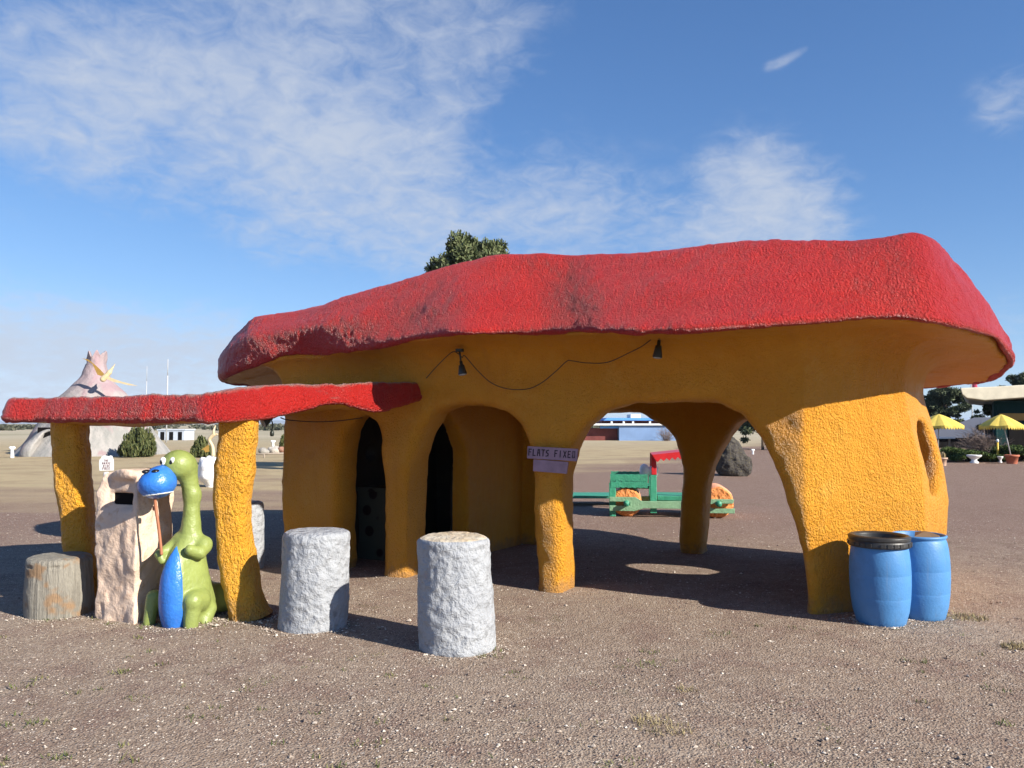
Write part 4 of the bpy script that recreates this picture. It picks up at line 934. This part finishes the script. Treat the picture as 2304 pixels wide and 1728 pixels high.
mast('thin white mast beyond the plain, the shorter of two', 327, 824, 78, .04); mast('taller white mast beyond the plain right of the volcano cone', 374, 808, 72, .065)
sh = P(384, 990, 82.0); sh[2] = 0; s_ = thing('shed', 'low pale shed with dark doorways on the plain right of the volcano cone', 'shed', sh)
MB().box((sh[0] - 1.3, 82, -.1), (sh[0] + 1.4, 84.5, 1.0)).build('wall', M['shed'], s_); MB().box((sh[0] - 1.4, 81.9, 1.004), (sh[0] + 1.5, 84.6, 1.12)).build('roof', M['shed'], s_)
for dx in (-1.05, -.15, .75): MB().box((sh[0] + dx, 81.97, -.02), (sh[0] + dx + .4, 82.03, .85)).build('door', M['dark_room'], s_)
# low rail by the bone post, tan rocks
r0 = G(575, 1031); r1 = G(668, 1029); rl = thing('low_rail', 'low weathered log rail on the dry grass below the bone post', 'rail', (r0 + r1) / 2)
MB().tube([r0 + (0, 0, .2), r1 + (0, 0, .22)], .045, 8).build('rail', M['old_wood'], rl, True)
for f in (.2, .75): p = r0 + (r1 - r0) * f; MB().tube([p - (0, 0, .1), p + (0, 0, .24)], .04, 8).build('post', M['old_wood'], rl, True)
for i, (px, py, r, lb_) in enumerate(((615, 1019, .42, 'pale rock under the white bone post'), (632, 1019, .34, 'reddish rock right of the white bone post'), (590, 1021, .30, 'grey rock left of the white bone post'))):
    c = G(px, py); V, F = surface_net(lambda x, y, z: ell(x, y, z, (c[0], c[1] + .4, .12), (r, r, r * .6)) + .08 * vnoise(x * 3.1 + i, y * 3.1, z * 3.1), c + (-.8, -.4, -.1), c + (.8, 1.2, .6), .06)
    tag(mesh('rock', V, F, rocky('rock_%s' % 'abc'[i], *[((.45, .40, .34), (.5, .46, .4), (.3, .27, .22)), ((.30, .15, .10), (.36, .2, .14), (.2, .1, .07)), ((.28, .26, .23), (.34, .32, .28), (.2, .18, .16))][i]), None, True, c), lb_, 'rock', 'rocks by the bone post')

# ------------------------------------------------------------------ building seen through the arch
by = 80.0
def BX(px): return P(px, 950, by)[0]
def BZ(py, Y=by): return P(1400, py, Y)[2]
bl = thing('blue_building', 'long low blue and maroon building with a bright blue roof beyond the arches', 'building', (BX(1440), by, 0))
gap = BZ(957)
MB().box((BX(1393), by, -.2), (BX(1640), by + 8, BZ(957))).build('blue_wall', M['blue_wall'], bl)
MB().box((BX(1300), by + .9, -.2), (BX(1392), by + 8, BZ(964))).build('maroon_wall', M['brick_red'], bl)
MB().box((BX(1352), by + .3, BZ(963.9)), (BX(1398), by + .85, BZ(959))).build('blue_trim', M['blue_roof'], bl)
MB().box((BX(1330), by - .25, BZ(956.9)), (BX(1640), by + 8.2, BZ(953))).build('parapet', M['white'], bl)
MB().box((BX(1360), by + 2.5, BZ(952.9)), (BX(1640), by + 7.5, BZ(946))).build('upper_wall', M['brick_red'], bl)
MB().prism([(BX(1362), BZ(946)), (BX(1640), BZ(946)), (BX(1632), BZ(940)), (BX(1370), BZ(940))], by + 1.6, by + 8, lambda u, d, v: (u, d, v)).build('roof', M['blue_roof'], bl)
MB().box((BX(1436), by + 5, BZ(939.9)), (BX(1460), by + 8, BZ(931))).build('chimney', M['white'], bl)
for px in (1374, 1401, 1422, 1460, 1490): MB().box((BX(px), by - .2, BZ(952.9)), (BX(px + 4), by + .1, BZ(948))).build('parapet_block', M['white'], bl)
# dark tree right of it, twiggy bush in front
tb = G(1690, 1000); pine_tree('dark tree behind the lava boulder seen through the right arch', np.array([P(1716, 1000, 52.)[0], 52., 0.]), 3.1, 1.7, .5, 7000, .26, 'tree_leaf', 9, k=40, candle=False, name='tree')
def twig_bush(label, c, r, h, n, seed=1, name='bare_bush'):
    g = np.random.default_rng(seed); m = MB()
    for i in range(n):
        th = g.random() * 6.28; q = g.random() ** .6; e = np.array([math.cos(th) * q * r, math.sin(th) * q * r * .7, h * (1 - .55 * q * q) * (.7 + .3 * g.random())]); s = np.array([c[0] + g.normal() * r * .12, c[1] + g.normal() * r * .1, 0])
        mid = s + e * .5 + g.normal(size=3) * r * .09; m.tube([s, mid, s + e], [.016, .010, .004], 4, False)
        for k in range(5):
            f = .35 + .6 * g.random(); b_ = s + e * f + (mid - s - e * .5) * (1 - abs(f - .5) * 2); m.tube([b_, b_ + np.array([g.normal(), g.normal(), abs(g.normal()) * .8]) * r * .22], [.007, .003], 3, False)
    return tag(m.build(name, M['twig'], None, False, c), label, 'bush')
twig_bush('pale bare bush against the blue building', np.array([BX(1492), by - 1.6, 0.]), 1.3, 1.5, 70, 3)

# ------------------------------------------------------------------ right background
gY = 38.0
def RX(px, Y): return P(px, 950, Y)[0]
def RZ(py, Y): return P(2250, py, Y)[2]
RB = lambda q: (q[0] + .58 * (q[1] - gY), q[1], q[2])
gb = thing('green_building', 'dark green building with a thick cream slab roof at the right edge', 'building', (RX(2290, gY), gY, 0))
MB().box((RX(2238, gY), gY, -.2), (RX(2460, gY), gY + 9, RZ(902, gY)), RB).build('wall', M['dark_green_wall'], gb)
rp = [(2162, 876), (2166, 890), (2176, 898), (2215, 903), (2300, 897), (2470, 890), (2470, 866), (2300, 869), (2230, 873), (2180, 875)]
rf = MB().prism(rp, -1.4, 9.5, lambda u, d, v: RB((P(u, v, gY)[0], gY + d, P(u, v, gY)[2]))).build('roof', M['cream_roof'], gb); bevel(rf, .05, 3)
MB().box((RX(2248, gY), gY - .06, RZ(946, gY)), (RX(2460, gY), gY - .003, RZ(930, gY))).build('ochre_band', M['ochre'], gb)
MB().box((RX(2268, gY), gY - .05, -.1), (RX(2310, gY), gY - .003, RZ(960, gY))).build('doorway', M['dark_room'], gb)
MB().tube([(RX(2237, gY), gY - .1, -.1), (RX(2237, gY), gY - .1, RZ(910, gY))], .07, 8).build('downpipe', M['dark_green_wall'], gb, True)
sY = 56.0
sg = thing('grey_roofed_building', 'low building with a large sloping blue grey roof behind the yellow parasols', 'building', (RX(2170, sY), sY, 0))
MB().prism([(2040, 985), (2244, 985), (2244, 942), (2225, 939), (2192, 939.5), (2150, 954), (2080, 974)], 0, 7, lambda u, d, v: P(u, v, sY) + (.56 * d, d, 0)).build('roof', M['slate_roof'], sg)
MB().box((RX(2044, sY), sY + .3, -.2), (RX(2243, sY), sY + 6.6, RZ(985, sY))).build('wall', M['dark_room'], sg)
pine_tree('spreading grey green tree right of the orange building, behind a yellow parasol', np.array([RX(2128, 64), 64., 0.]), RZ(872, 64), 2.7, 1.2, 24000, .19, 'tree_leaf', 12, k=90, candle=False, name='tree', clump=.15)
pine_tree('dark green tree rising behind the cream roof at the right edge', np.array([RX(2300, 62), 62., 0.]), RZ(838, 62), 2.3, 2.0, 16000, .19, 'tree_leaf', 14, k=70, candle=False, name='tree', clump=.15)
pine_tree('dark tree standing left of the dark green wall', np.array([RX(2236, 44), 44., 0.]), RZ(900, 44), .75, .5, 4000, .18, 'tree_leaf', 15, k=30, candle=False, name='tree')
fp = np.array([RX(2188, 70), 70., 0.]); fl = thing('flagpole', 'thin grey flagpole with a limp red flag above the cream roof', 'flagpole', fp)
MB().tube([fp - (0, 0, .1), fp + (0, 0, RZ(848, 70))], .045, 8).build('pole', M['metal'], fl, True)
fv = []
for i in range(9):
    f = i / 8
    for s_x in (0, 1, 2, 3): fv.append((fp[0] + .08 + s_x * .22 * (.55 + .45 * f), 70 + .08 * math.sin(s_x * 2 + f * 3), RZ(852, 70) - f * .95 - s_x * .12))
ff = [(i * 4 + j, i * 4 + j + 1, (i + 1) * 4 + j + 1, (i + 1) * 4 + j) for i in range(8) for j in range(3)]
fm = mesh('flag', fv, ff, M['flag'], fl); sm = fm.modifiers.new('solid', 'SOLIDIFY'); sm.thickness = .01
def parasol(label, px, py_ap, py_edge, rpx, Y, pot):
    base = np.array([RX(px, Y), Y, 0.]); t = thing('parasol', label, 'parasol', base, 'yellow parasols in pots')
    ap = RZ(py_ap, Y); ez = RZ(py_edge, Y); r = rpx / FPX * Y; n = 8; per = 6; V = [(base[0], base[1], ap)]; F = []
    for ring in range(1, 7):
        f = ring / 6
        for j in range(n * per):
            th = 2 * math.pi * j / (n * per) + .5; w = abs((j % per) / per - .5) * 2; rr = r * f * (.93 + .07 * w); V.append((base[0] + rr * math.cos(th), base[1] + rr * math.sin(th), ap + (ez - ap) * f ** 1.25 - .03 * (1 - w) * f))
    N = n * per
    F += [(0, 1 + j, 1 + (j + 1) % N) for j in range(N)] + [(1 + i * N + j, 1 + (i + 1) * N + j, 1 + (i + 1) * N + (j + 1) % N, 1 + i * N + (j + 1) % N) for i in range(5) for j in range(N)]
    o = mesh('canopy', V, F, M['yellow_cloth'], t, False); s = o.modifiers.new('solid', 'SOLIDIFY'); s.thickness = .012
    FV = []; FF = []
    for j in range(N):
        p, q = np.array(V[1 + 5 * N + j]), np.array(V[1 + 5 * N + (j + 1) % N]); k = len(FV); FV += [p, q, q - (0, 0, .07), (p + q) / 2 - (0, 0, .17), p - (0, 0, .07)]; FF.append((k, k + 1, k + 2, k + 3, k + 4))
    o = mesh('fringe', FV, FF, M['yellow_cloth'], t, False); s = o.modifiers.new('solid', 'SOLIDIFY'); s.thickness = .012
    MB().tube([base + pot + (0, 0, .15), np.array([base[0], base[1], ap - .02])], .022, 8).build('pole', M['metal'], t, True)
    pb = base + pot; MB().lathe(pb, [(.19, -.02), (.25, .30), (.285, .30), (.285, .38), (.24, .38), (.22, .33), (0, .33)], 24, False).build('pot', M['terracotta'], t, True)
parasol('yellow parasol with fringe, its pole standing in a terracotta pot by the green building', 2253, 932, 957, 45, 34.0, np.array([.40, 0, 0]))
parasol('yellow fringed parasol just right of the orange building\'s edge', 2113, 931.5, 957, 50, 36.0, np.array([-.1, 0, 0]))
def planter(label, px, py0, py1, w, mat, stem=False, soil=None):
    c = G(px, py1); Y = c[1]; r = w / FPX * Y / 2; h = P(px, py0, Y)[2]
    prof = [(r * .55, -.02), (r * .6, h * .1), (r * .35, h * .3), (r * .4, h * .45), (r * .85, h * .75), (r * .95, h * .8), (r, h * .92), (r, h), (r * .88, h), (r * .8, h * .85), (0, h * .85)] if stem else [(r * .68, -.02), (r * .85, h * .82), (r, h * .83), (r, h), (r * .88, h), (r * .8, h * .85), (0, h * .85)]
    t = thing('planter', label, 'planter', c + (0, r, 0), 'planters along the yard edge'); MB().lathe(c + (0, r, 0), prof, 28, False).build('pot', mat, t, True)
    if soil: v, f = leaves([(c + (0, r, h * 1.15), (r * .8, r * .8, h * .35))], 400, .16, .8, 6.0, 3); mesh('dry_plant', v, f, M['dry_grass'], t, False)
planter('tan clay planter with dry grass beside the orange building', 2126, 1030, 1048.5, 24, M['tan_pot'], soil=True)
planter('white footed planter in front of the dark green shrub', 2201, 1024, 1042.5, 31, M['white'], True)
planter('small white footed planter left of the terracotta parasol pot', 2254.5, 1027, 1041, 12, M['white'], True)
def low_shrub(label, px0, px1, py0, py1, n, seed, dy=1.4):
    c = G((px0 + px1) / 2, py1); Y = 36.4 + (dy - 1.4); c[1] = Y; c[0] = RX((px0 + px1) / 2, Y); r = (px1 - px0) / FPX * Y / 2; h = P(2200, py0, Y)[2]; g = np.random.default_rng(seed); cl = []
    for i in range(46):
        u = g.uniform(-1, 1); w = g.uniform(-.9, .9); hh = h * (1 - .6 * abs(u + .25) ** 1.8) * g.uniform(.45, .95); cl.append(((c[0] + u * r * .85, Y + w * dy * .8, hh * .75), (r * .22, .4, h * .16)))
    t = thing('low_juniper', label, 'shrub', c, 'spreading shrubs at the yard edge'); v, f = leaves(cl, n * 3, .085, .3, 3.0, seed); mesh('foliage', v, f, M['low_shrub'], t, False)
    m = MB(); [m.tube([(c[0], Y, -.05), (c[0] + math.cos(a) * r * .6, Y + math.sin(a) * dy * .5, h * .45)], [.04, .01], 5) for a in np.arange(7) * .9]; m.build('stems', M['bark'], t)
low_shrub('wide low dark green juniper shrub behind the white planters', 2112, 2226, 1001, 1047, 9000, 5)
low_shrub('dark green juniper shrub behind the terracotta parasol pot at the right edge', 2238, 2330, 994, 1043, 8000, 6, 2.0)
low_shrub('small dark green shrub between the two white planters', 2205, 2252, 1020, 1045, 3500, 7, 1.2)
twig_bush('greyish bare twiggy bush behind the low juniper shrub', np.array([RX(2206, 38.2), 38.2, 0.]), 1.15, 1.65, 230, 6)
yp = np.array([RX(2243, 37), 37., 0.]); ypt = thing('yellow_post', 'thin yellow post with a pale cap in front of the dark green wall', 'post', yp)
MB().tube([yp - (0, 0, .1), yp + (0, 0, RZ(995, 37))], .045, 8).build('shaft', M['yellow_paint'], ypt, True); MB().lathe(yp + (0, 0, RZ(995, 37)), [(.055, 0), (.06, .1), (.03, .14)], 10).build('cap', M['white'], ypt, True)
wb = P(2128, 985, 39.0); tbl = thing('picnic_table', 'pale picnic table top showing above the low juniper shrub', 'table', (wb[0], 39., 0))
MB().box((wb[0] - .5, 38.7, wb[2] - .04), (wb[0] + .3, 39.4, wb[2] + .03)).build('table_top', M['white'], tbl)
for sx in (-.4, .2): MB().box((wb[0] + sx - .03, 39.0, -.1), (wb[0] + sx + .03, 39.08, wb[2] - .041)).build('leg', M['old_wood'], tbl)

# ------------------------------------------------------------------ stuff: far scrub, weeds, gravel
g = np.random.default_rng(31); cl = []
for i in range(1500):
    Y = 190 + 1300 * g.random() ** 1.7; X = g.uniform(-.85, .85) * Y; s = g.uniform(.45, 1.0) * (1 if i % 23 else 1.6); cl.append(((X, Y, s * .6), (s * 2.6, s * 1.5, s * .75)))
v, f = leaves(cl, 80000, .7, .2, 1.6, 77); tag(mesh('far_scrub', v, f, M['scrub'], None, False), 'grey green scrub scattered over the far plain', 'scrub', kind='stuff')
def blades(spots, n_each, h, seed):
    g = np.random.default_rng(seed); V = []; 
    for (x, y, r) in spots:
        n = int(n_each * r / .15); th = g.random(n) * 6.28; q = np.sqrt(g.random(n)) * r; px = x + np.cos(th) * q; py = y + np.sin(th) * q * .7
        for a, b_ in zip(px, py):
            l = h * g.uniform(.5, 1.3); d = g.normal(size=2) * l * .7; w = .004; s = np.array([-d[1], d[0]]) / (np.linalg.norm(d) + 1e-6) * w
            V += [(a - s[0], b_ - s[1], 0), (a + s[0], b_ + s[1], 0), (a + d[0] + s[0] * .3, b_ + d[1] + s[1] * .3, l), (a + d[0] - s[0] * .3, b_ + d[1] - s[1] * .3, l)]
    return np.array(V), np.arange(len(V)).reshape(-1, 4)
weeds = [(835, 1478, .10), (575, 1538, .13), (310, 1572, .09), (430, 1620, .08), (45, 1630, .12), (1500, 1640, .14), (1465, 1470, .08), (1460, 1500, .12), (700, 1492, .06), (1620, 1430, .16), (1120, 1478, .06), (830, 1675, .10), (2290, 1456, .12), (2160, 1390, .16), (480, 1405, .18), (240, 1392, .18), (120, 1392, .16), (330, 1410, .12), (50, 1545, .1), (1165, 1530, .07), (1790, 1416, .1), (1000, 1460, .1), (1085, 1478, .07), (1110, 1465, .08)]
spots = [(G(p[0], p[1])[0], G(p[0], p[1])[1], p[2]) for p in weeds]
for i in range(90): px, py = g.uniform(0, 2304), 1400 + 328 * g.random(); q = G(px, py); spots.append((q[0], q[1], g.uniform(.02, .07)))
v, f = blades(spots, 34, .022, 5); tag(mesh('weeds', v, f, M['green_grass'], None, False), 'sparse low green weeds in the gravel yard', 'weeds', kind='stuff')
dry = [(1500, 1648, .16), (1465, 1630, .1), (2170, 1392, .2), (2285, 1458, .12), (1545, 1560, .08)]
v, f = blades([(G(p[0], p[1])[0], G(p[0], p[1])[1], p[2]) for p in dry], 160, .035, 6); tag(mesh('dry_tufts', v, f, M['dry_grass'], None, False), 'dry straw coloured grass tufts in the gravel', 'grass', kind='stuff')
# loose stones
N = 75000; g = np.random.default_rng(8); r = 2.6 + 13 * g.random(N) ** 1.5; th = g.uniform(-.75, .75, N); X = r * np.tan(th * .95); Y = r
feet = [(G(704, 1400)[0], 6.80, .30), (gpt(1030, 1440, 6.19)[0], 6.19, .30), (gpt(134, 1385, 7.3)[0], 7.3, .285), (b1c[0], b1c[1], .19), (b2c[0], b2c[1], .19), (P(560, 1392, 7.12)[0], 7.12, .2), (gp[0], gp[1], .26), (dp[0], dp[1], .24)]
for i_, (fx, fy, fr) in enumerate(feet):
    k_ = slice(i_ * 900, i_ * 900 + 900); ta = g.random(900) * 6.283; ra = fr + np.abs(g.normal(size=900)) * .07; X[k_] = fx + ra * np.cos(ta); Y[k_] = fy + ra * np.sin(ta)
sz = np.exp(g.normal(-5.26, .46, N)); sz = np.minimum(sz, .028)
base = np.array([(1, 0, 0), (0, 1, 0), (-1, 0, 0), (0, -1, 0), (0, 0, 1), (0, 0, -.6)], float)
rot = g.random(N) * 6.28; jit = g.uniform(.55, 1.25, (N, 6, 1)); b = base[None] * jit; b = b * np.stack([np.ones(N), g.uniform(.5, 1, N), g.uniform(.35, .7, N)], 1)[:, None]
c, s = np.cos(rot)[:, None], np.sin(rot)[:, None]; bx = b[..., 0] * c - b[..., 1] * s; byy = b[..., 0] * s + b[..., 1] * c
V = np.stack([X[:, None] + bx * sz[:, None], Y[:, None] + byy * sz[:, None], sz[:, None] * .2 + b[..., 2] * sz[:, None] + .02 * vnoise(X * .6, Y * .6, 0 * X)[:, None]], -1).reshape(-1, 3)
tri = np.array([(0, 1, 4), (1, 2, 4), (2, 3, 4), (3, 0, 4), (1, 0, 5), (2, 1, 5), (3, 2, 5), (0, 3, 5)])
F = (tri[None] + (np.arange(N) * 6)[:, None, None]).reshape(-1, 3)
tag(mesh('loose_stones', V, F, M['pebble'], None, False), 'loose pale and dark gravel stones strewn over the yard', 'gravel', kind='stuff')

# ------------------------------------------------------------------ air
hm = bpy.data.materials.new('haze_air'); hm.use_nodes = True; hn = hm.node_tree.nodes; hn.clear()
ho = hn.new('ShaderNodeOutputMaterial'); hv = hn.new('ShaderNodeVolumePrincipled'); hm.node_tree.links.new(hv.outputs[0], ho.inputs['Volume'])
hv.inputs['Color'].default_value = (0.62, 0.76, 1.0, 1); hv.inputs['Density'].default_value = 1.1e-4; hv.inputs['Anisotropy'].default_value = 0.0
tag(MB().box((-14600, -14600, -6.0), (14600, 14600, 75.0)).build('haze', hm), kind='stuff')
# ------------------------------------------------------------------ light and sky
SUN = Vector((0.82, -0.57, 0.0)).normalized(); EL = R(28.5)
sd = Vector((SUN.x * math.cos(EL), SUN.y * math.cos(EL), math.sin(EL)))
sl = bpy.data.lights.new('sun', 'SUN'); so = bpy.data.objects.new('sun', sl); COL.objects.link(so)
sl.energy = 5.0; sl.angle = R(0.53); sl.color = (1.0, 0.93, 0.82); so.rotation_euler = sd.to_track_quat('Z', 'Y').to_euler(); so.location = (20, -12, 15)
w = bpy.data.worlds.new('World'); SC.world = w; w.use_nodes = True; t = w.node_tree; t.nodes.clear()
def N_(ty): return t.nodes.new(ty)
out = N_('ShaderNodeOutputWorld'); bg = N_('ShaderNodeBackground'); t.links.new(bg.outputs[0], out.inputs[0]); bg.inputs[1].default_value = 0.091
sky = N_('ShaderNodeTexSky'); sky.sky_type = 'NISHITA'; sky.sun_disc = False; sky.sun_elevation = EL; sky.sun_rotation = math.atan2(sd.x, sd.y)
sky.altitude = 1900; sky.air_density = 1.0; sky.dust_density = 0.15; sky.ozone_density = 2.2
tc = N_('ShaderNodeTexCoord'); sep = N_('ShaderNodeSeparateXYZ'); t.links.new(tc.outputs['Generated'], sep.inputs[0])
def mth(op, a, b=0.0, clamp=False):
    k = N_('ShaderNodeMath'); k.operation = op; k.use_clamp = clamp
    for i, v in enumerate((a, b)):
        if isinstance(v, bpy.types.NodeSocket): t.links.new(v, k.inputs[i])
        else: k.inputs[i].default_value = v
    return k.outputs[0]
zc = mth('ADD', mth('MAXIMUM', sep.outputs[2], 0.0), 0.28)
cmb = N_('ShaderNodeCombineXYZ'); t.links.new(mth('DIVIDE', sep.outputs[0], zc), cmb.inputs[0]); t.links.new(mth('DIVIDE', sep.outputs[1], zc), cmb.inputs[1])
def wn(scale, det, rough, dist=0.0, off=0.0, st=(1, 1, 1)):
    mp = N_('ShaderNodeMapping'); t.links.new(cmb.outputs[0], mp.inputs[0]); mp.inputs['Location'].default_value = (off, off * .7, off * .3); mp.inputs['Scale'].default_value = st; mp.inputs['Rotation'].default_value = (0, 0, .5)
    k = N_('ShaderNodeTexNoise'); t.links.new(mp.outputs[0], k.inputs['Vector']); k.inputs['Scale'].default_value = scale; k.inputs['Detail'].default_value = det; k.inputs['Roughness'].default_value = rough; k.inputs['Distortion'].default_value = dist; return k.outputs['Fac']
def blob(px, py, rad, amp):
    d = Vector(P(px, py, 1.0) - np.array([0, 0, EYE])).normalized(); k = N_('ShaderNodeVectorMath'); k.operation = 'DISTANCE'; t.links.new(tc.outputs['Generated'], k.inputs[0]); k.inputs[1].default_value = d
    m_ = N_('ShaderNodeMapRange'); m_.interpolation_type = 'SMOOTHSTEP'; t.links.new(k.outputs['Value'], m_.inputs[0]); m_.inputs[1].default_value = 0; m_.inputs[2].default_value = rad; m_.inputs[3].default_value = amp; m_.inputs[4].default_value = 0; return m_.outputs[0]
mask = None
for b_ in ((520, 210, .22, .75), (230, 230, .16, .55), (820, 60, .20, .75), (1040, 130, .13, .6), (760, 340, .15, .95), (920, 310, .10, .6), (50, 100, .14, .5), (1150, 40, .14, .35), (640, 480, .12, .5), (950, 470, .17, .65), (1250, 480, .17, .5), (1680, 400, .10, .45), (1740, 470, .12, .55), (1850, 500, .10, .5), (1560, 520, .14, .5), (120, 840, .12, .95), (330, 850, .13, .9), (500, 800, .10, .7), (-60, 830, .12, .9), (2270, 230, .07, .45), (2290, 720, .08, .3), (1725, 152, .012, .2), (1740, 146, .013, .3), (1757, 139, .012, .34), (1773, 131, .012, .36), (1789, 123, .011, .36), (1803, 115, .010, .32), (1815, 108, .008, .28), (-900, 300, .5, .4)):
    v = blob(*b_); mask = v if mask is None else mth('MAXIMUM', mask, v) if False else mth('SUBTRACT', mth('ADD', mask, v), mth('MULTIPLY', mask, v))
n1 = wn(2.6, 8, .60, .25, 3.1); n2 = wn(16.0, 6, .62, .6, 7.7); 
nn = mth('ADD', mth('MULTIPLY', n1, .56), mth('MULTIPLY', n2, .44))
dens = mth('ADD', mth('MULTIPLY', mask, .80), mth('MULTIPLY', mth('SUBTRACT', nn, .5), 1.7))
mr = N_('ShaderNodeMapRange'); mr.interpolation_type = 'SMOOTHSTEP'; t.links.new(dens, mr.inputs[0]); mr.inputs[1].default_value = .10; mr.inputs[2].default_value = .88; mr.inputs[3].default_value = 0; mr.inputs[4].default_value = .86
fac = mth('MULTIPLY', mr.outputs[0], mth('MINIMUM', mth('MULTIPLY', mask, 3.0), 1.0))
hs = N_('ShaderNodeHueSaturation'); hs.inputs['Saturation'].default_value = 1.12; hs.inputs['Value'].default_value = 1.0; t.links.new(sky.outputs[0], hs.inputs['Color'])
vm1 = N_('ShaderNodeVectorMath'); vm1.operation = 'MULTIPLY_ADD'; t.links.new(hs.outputs[0], vm1.inputs[0]); vm1.inputs[1].default_value = (.09, .09, .09); vm1.inputs[2].default_value = (1, 1, 1)
vm2 = N_('ShaderNodeVectorMath'); vm2.operation = 'DIVIDE'; t.links.new(hs.outputs[0], vm2.inputs[0]); t.links.new(vm1.outputs[0], vm2.inputs[1])
vm3 = N_('ShaderNodeVectorMath'); vm3.operation = 'MULTIPLY'; t.links.new(vm2.outputs[0], vm3.inputs[0]); vm3.inputs[1].default_value = (0.96, 1.10, 1.36)
mx = N_('ShaderNodeMix'); mx.data_type = 'RGBA'; t.links.new(fac, mx.inputs[0]); t.links.new(vm3.outputs[0], mx.inputs[6]); mx.inputs[7].default_value = (3.5, 3.85, 4.5, 1)
t.links.new(mx.outputs[2], bg.inputs[0])
vs = SC.view_settings; vs.view_transform = 'Standard'; vs.look = 'None'; vs.gamma = 1.0; vs.use_curve_mapping = False; vs.exposure = 0.9
SC.cycles.max_bounces = 6; SC.cycles.diffuse_bounces = 4; SC.cycles.use_denoising = True
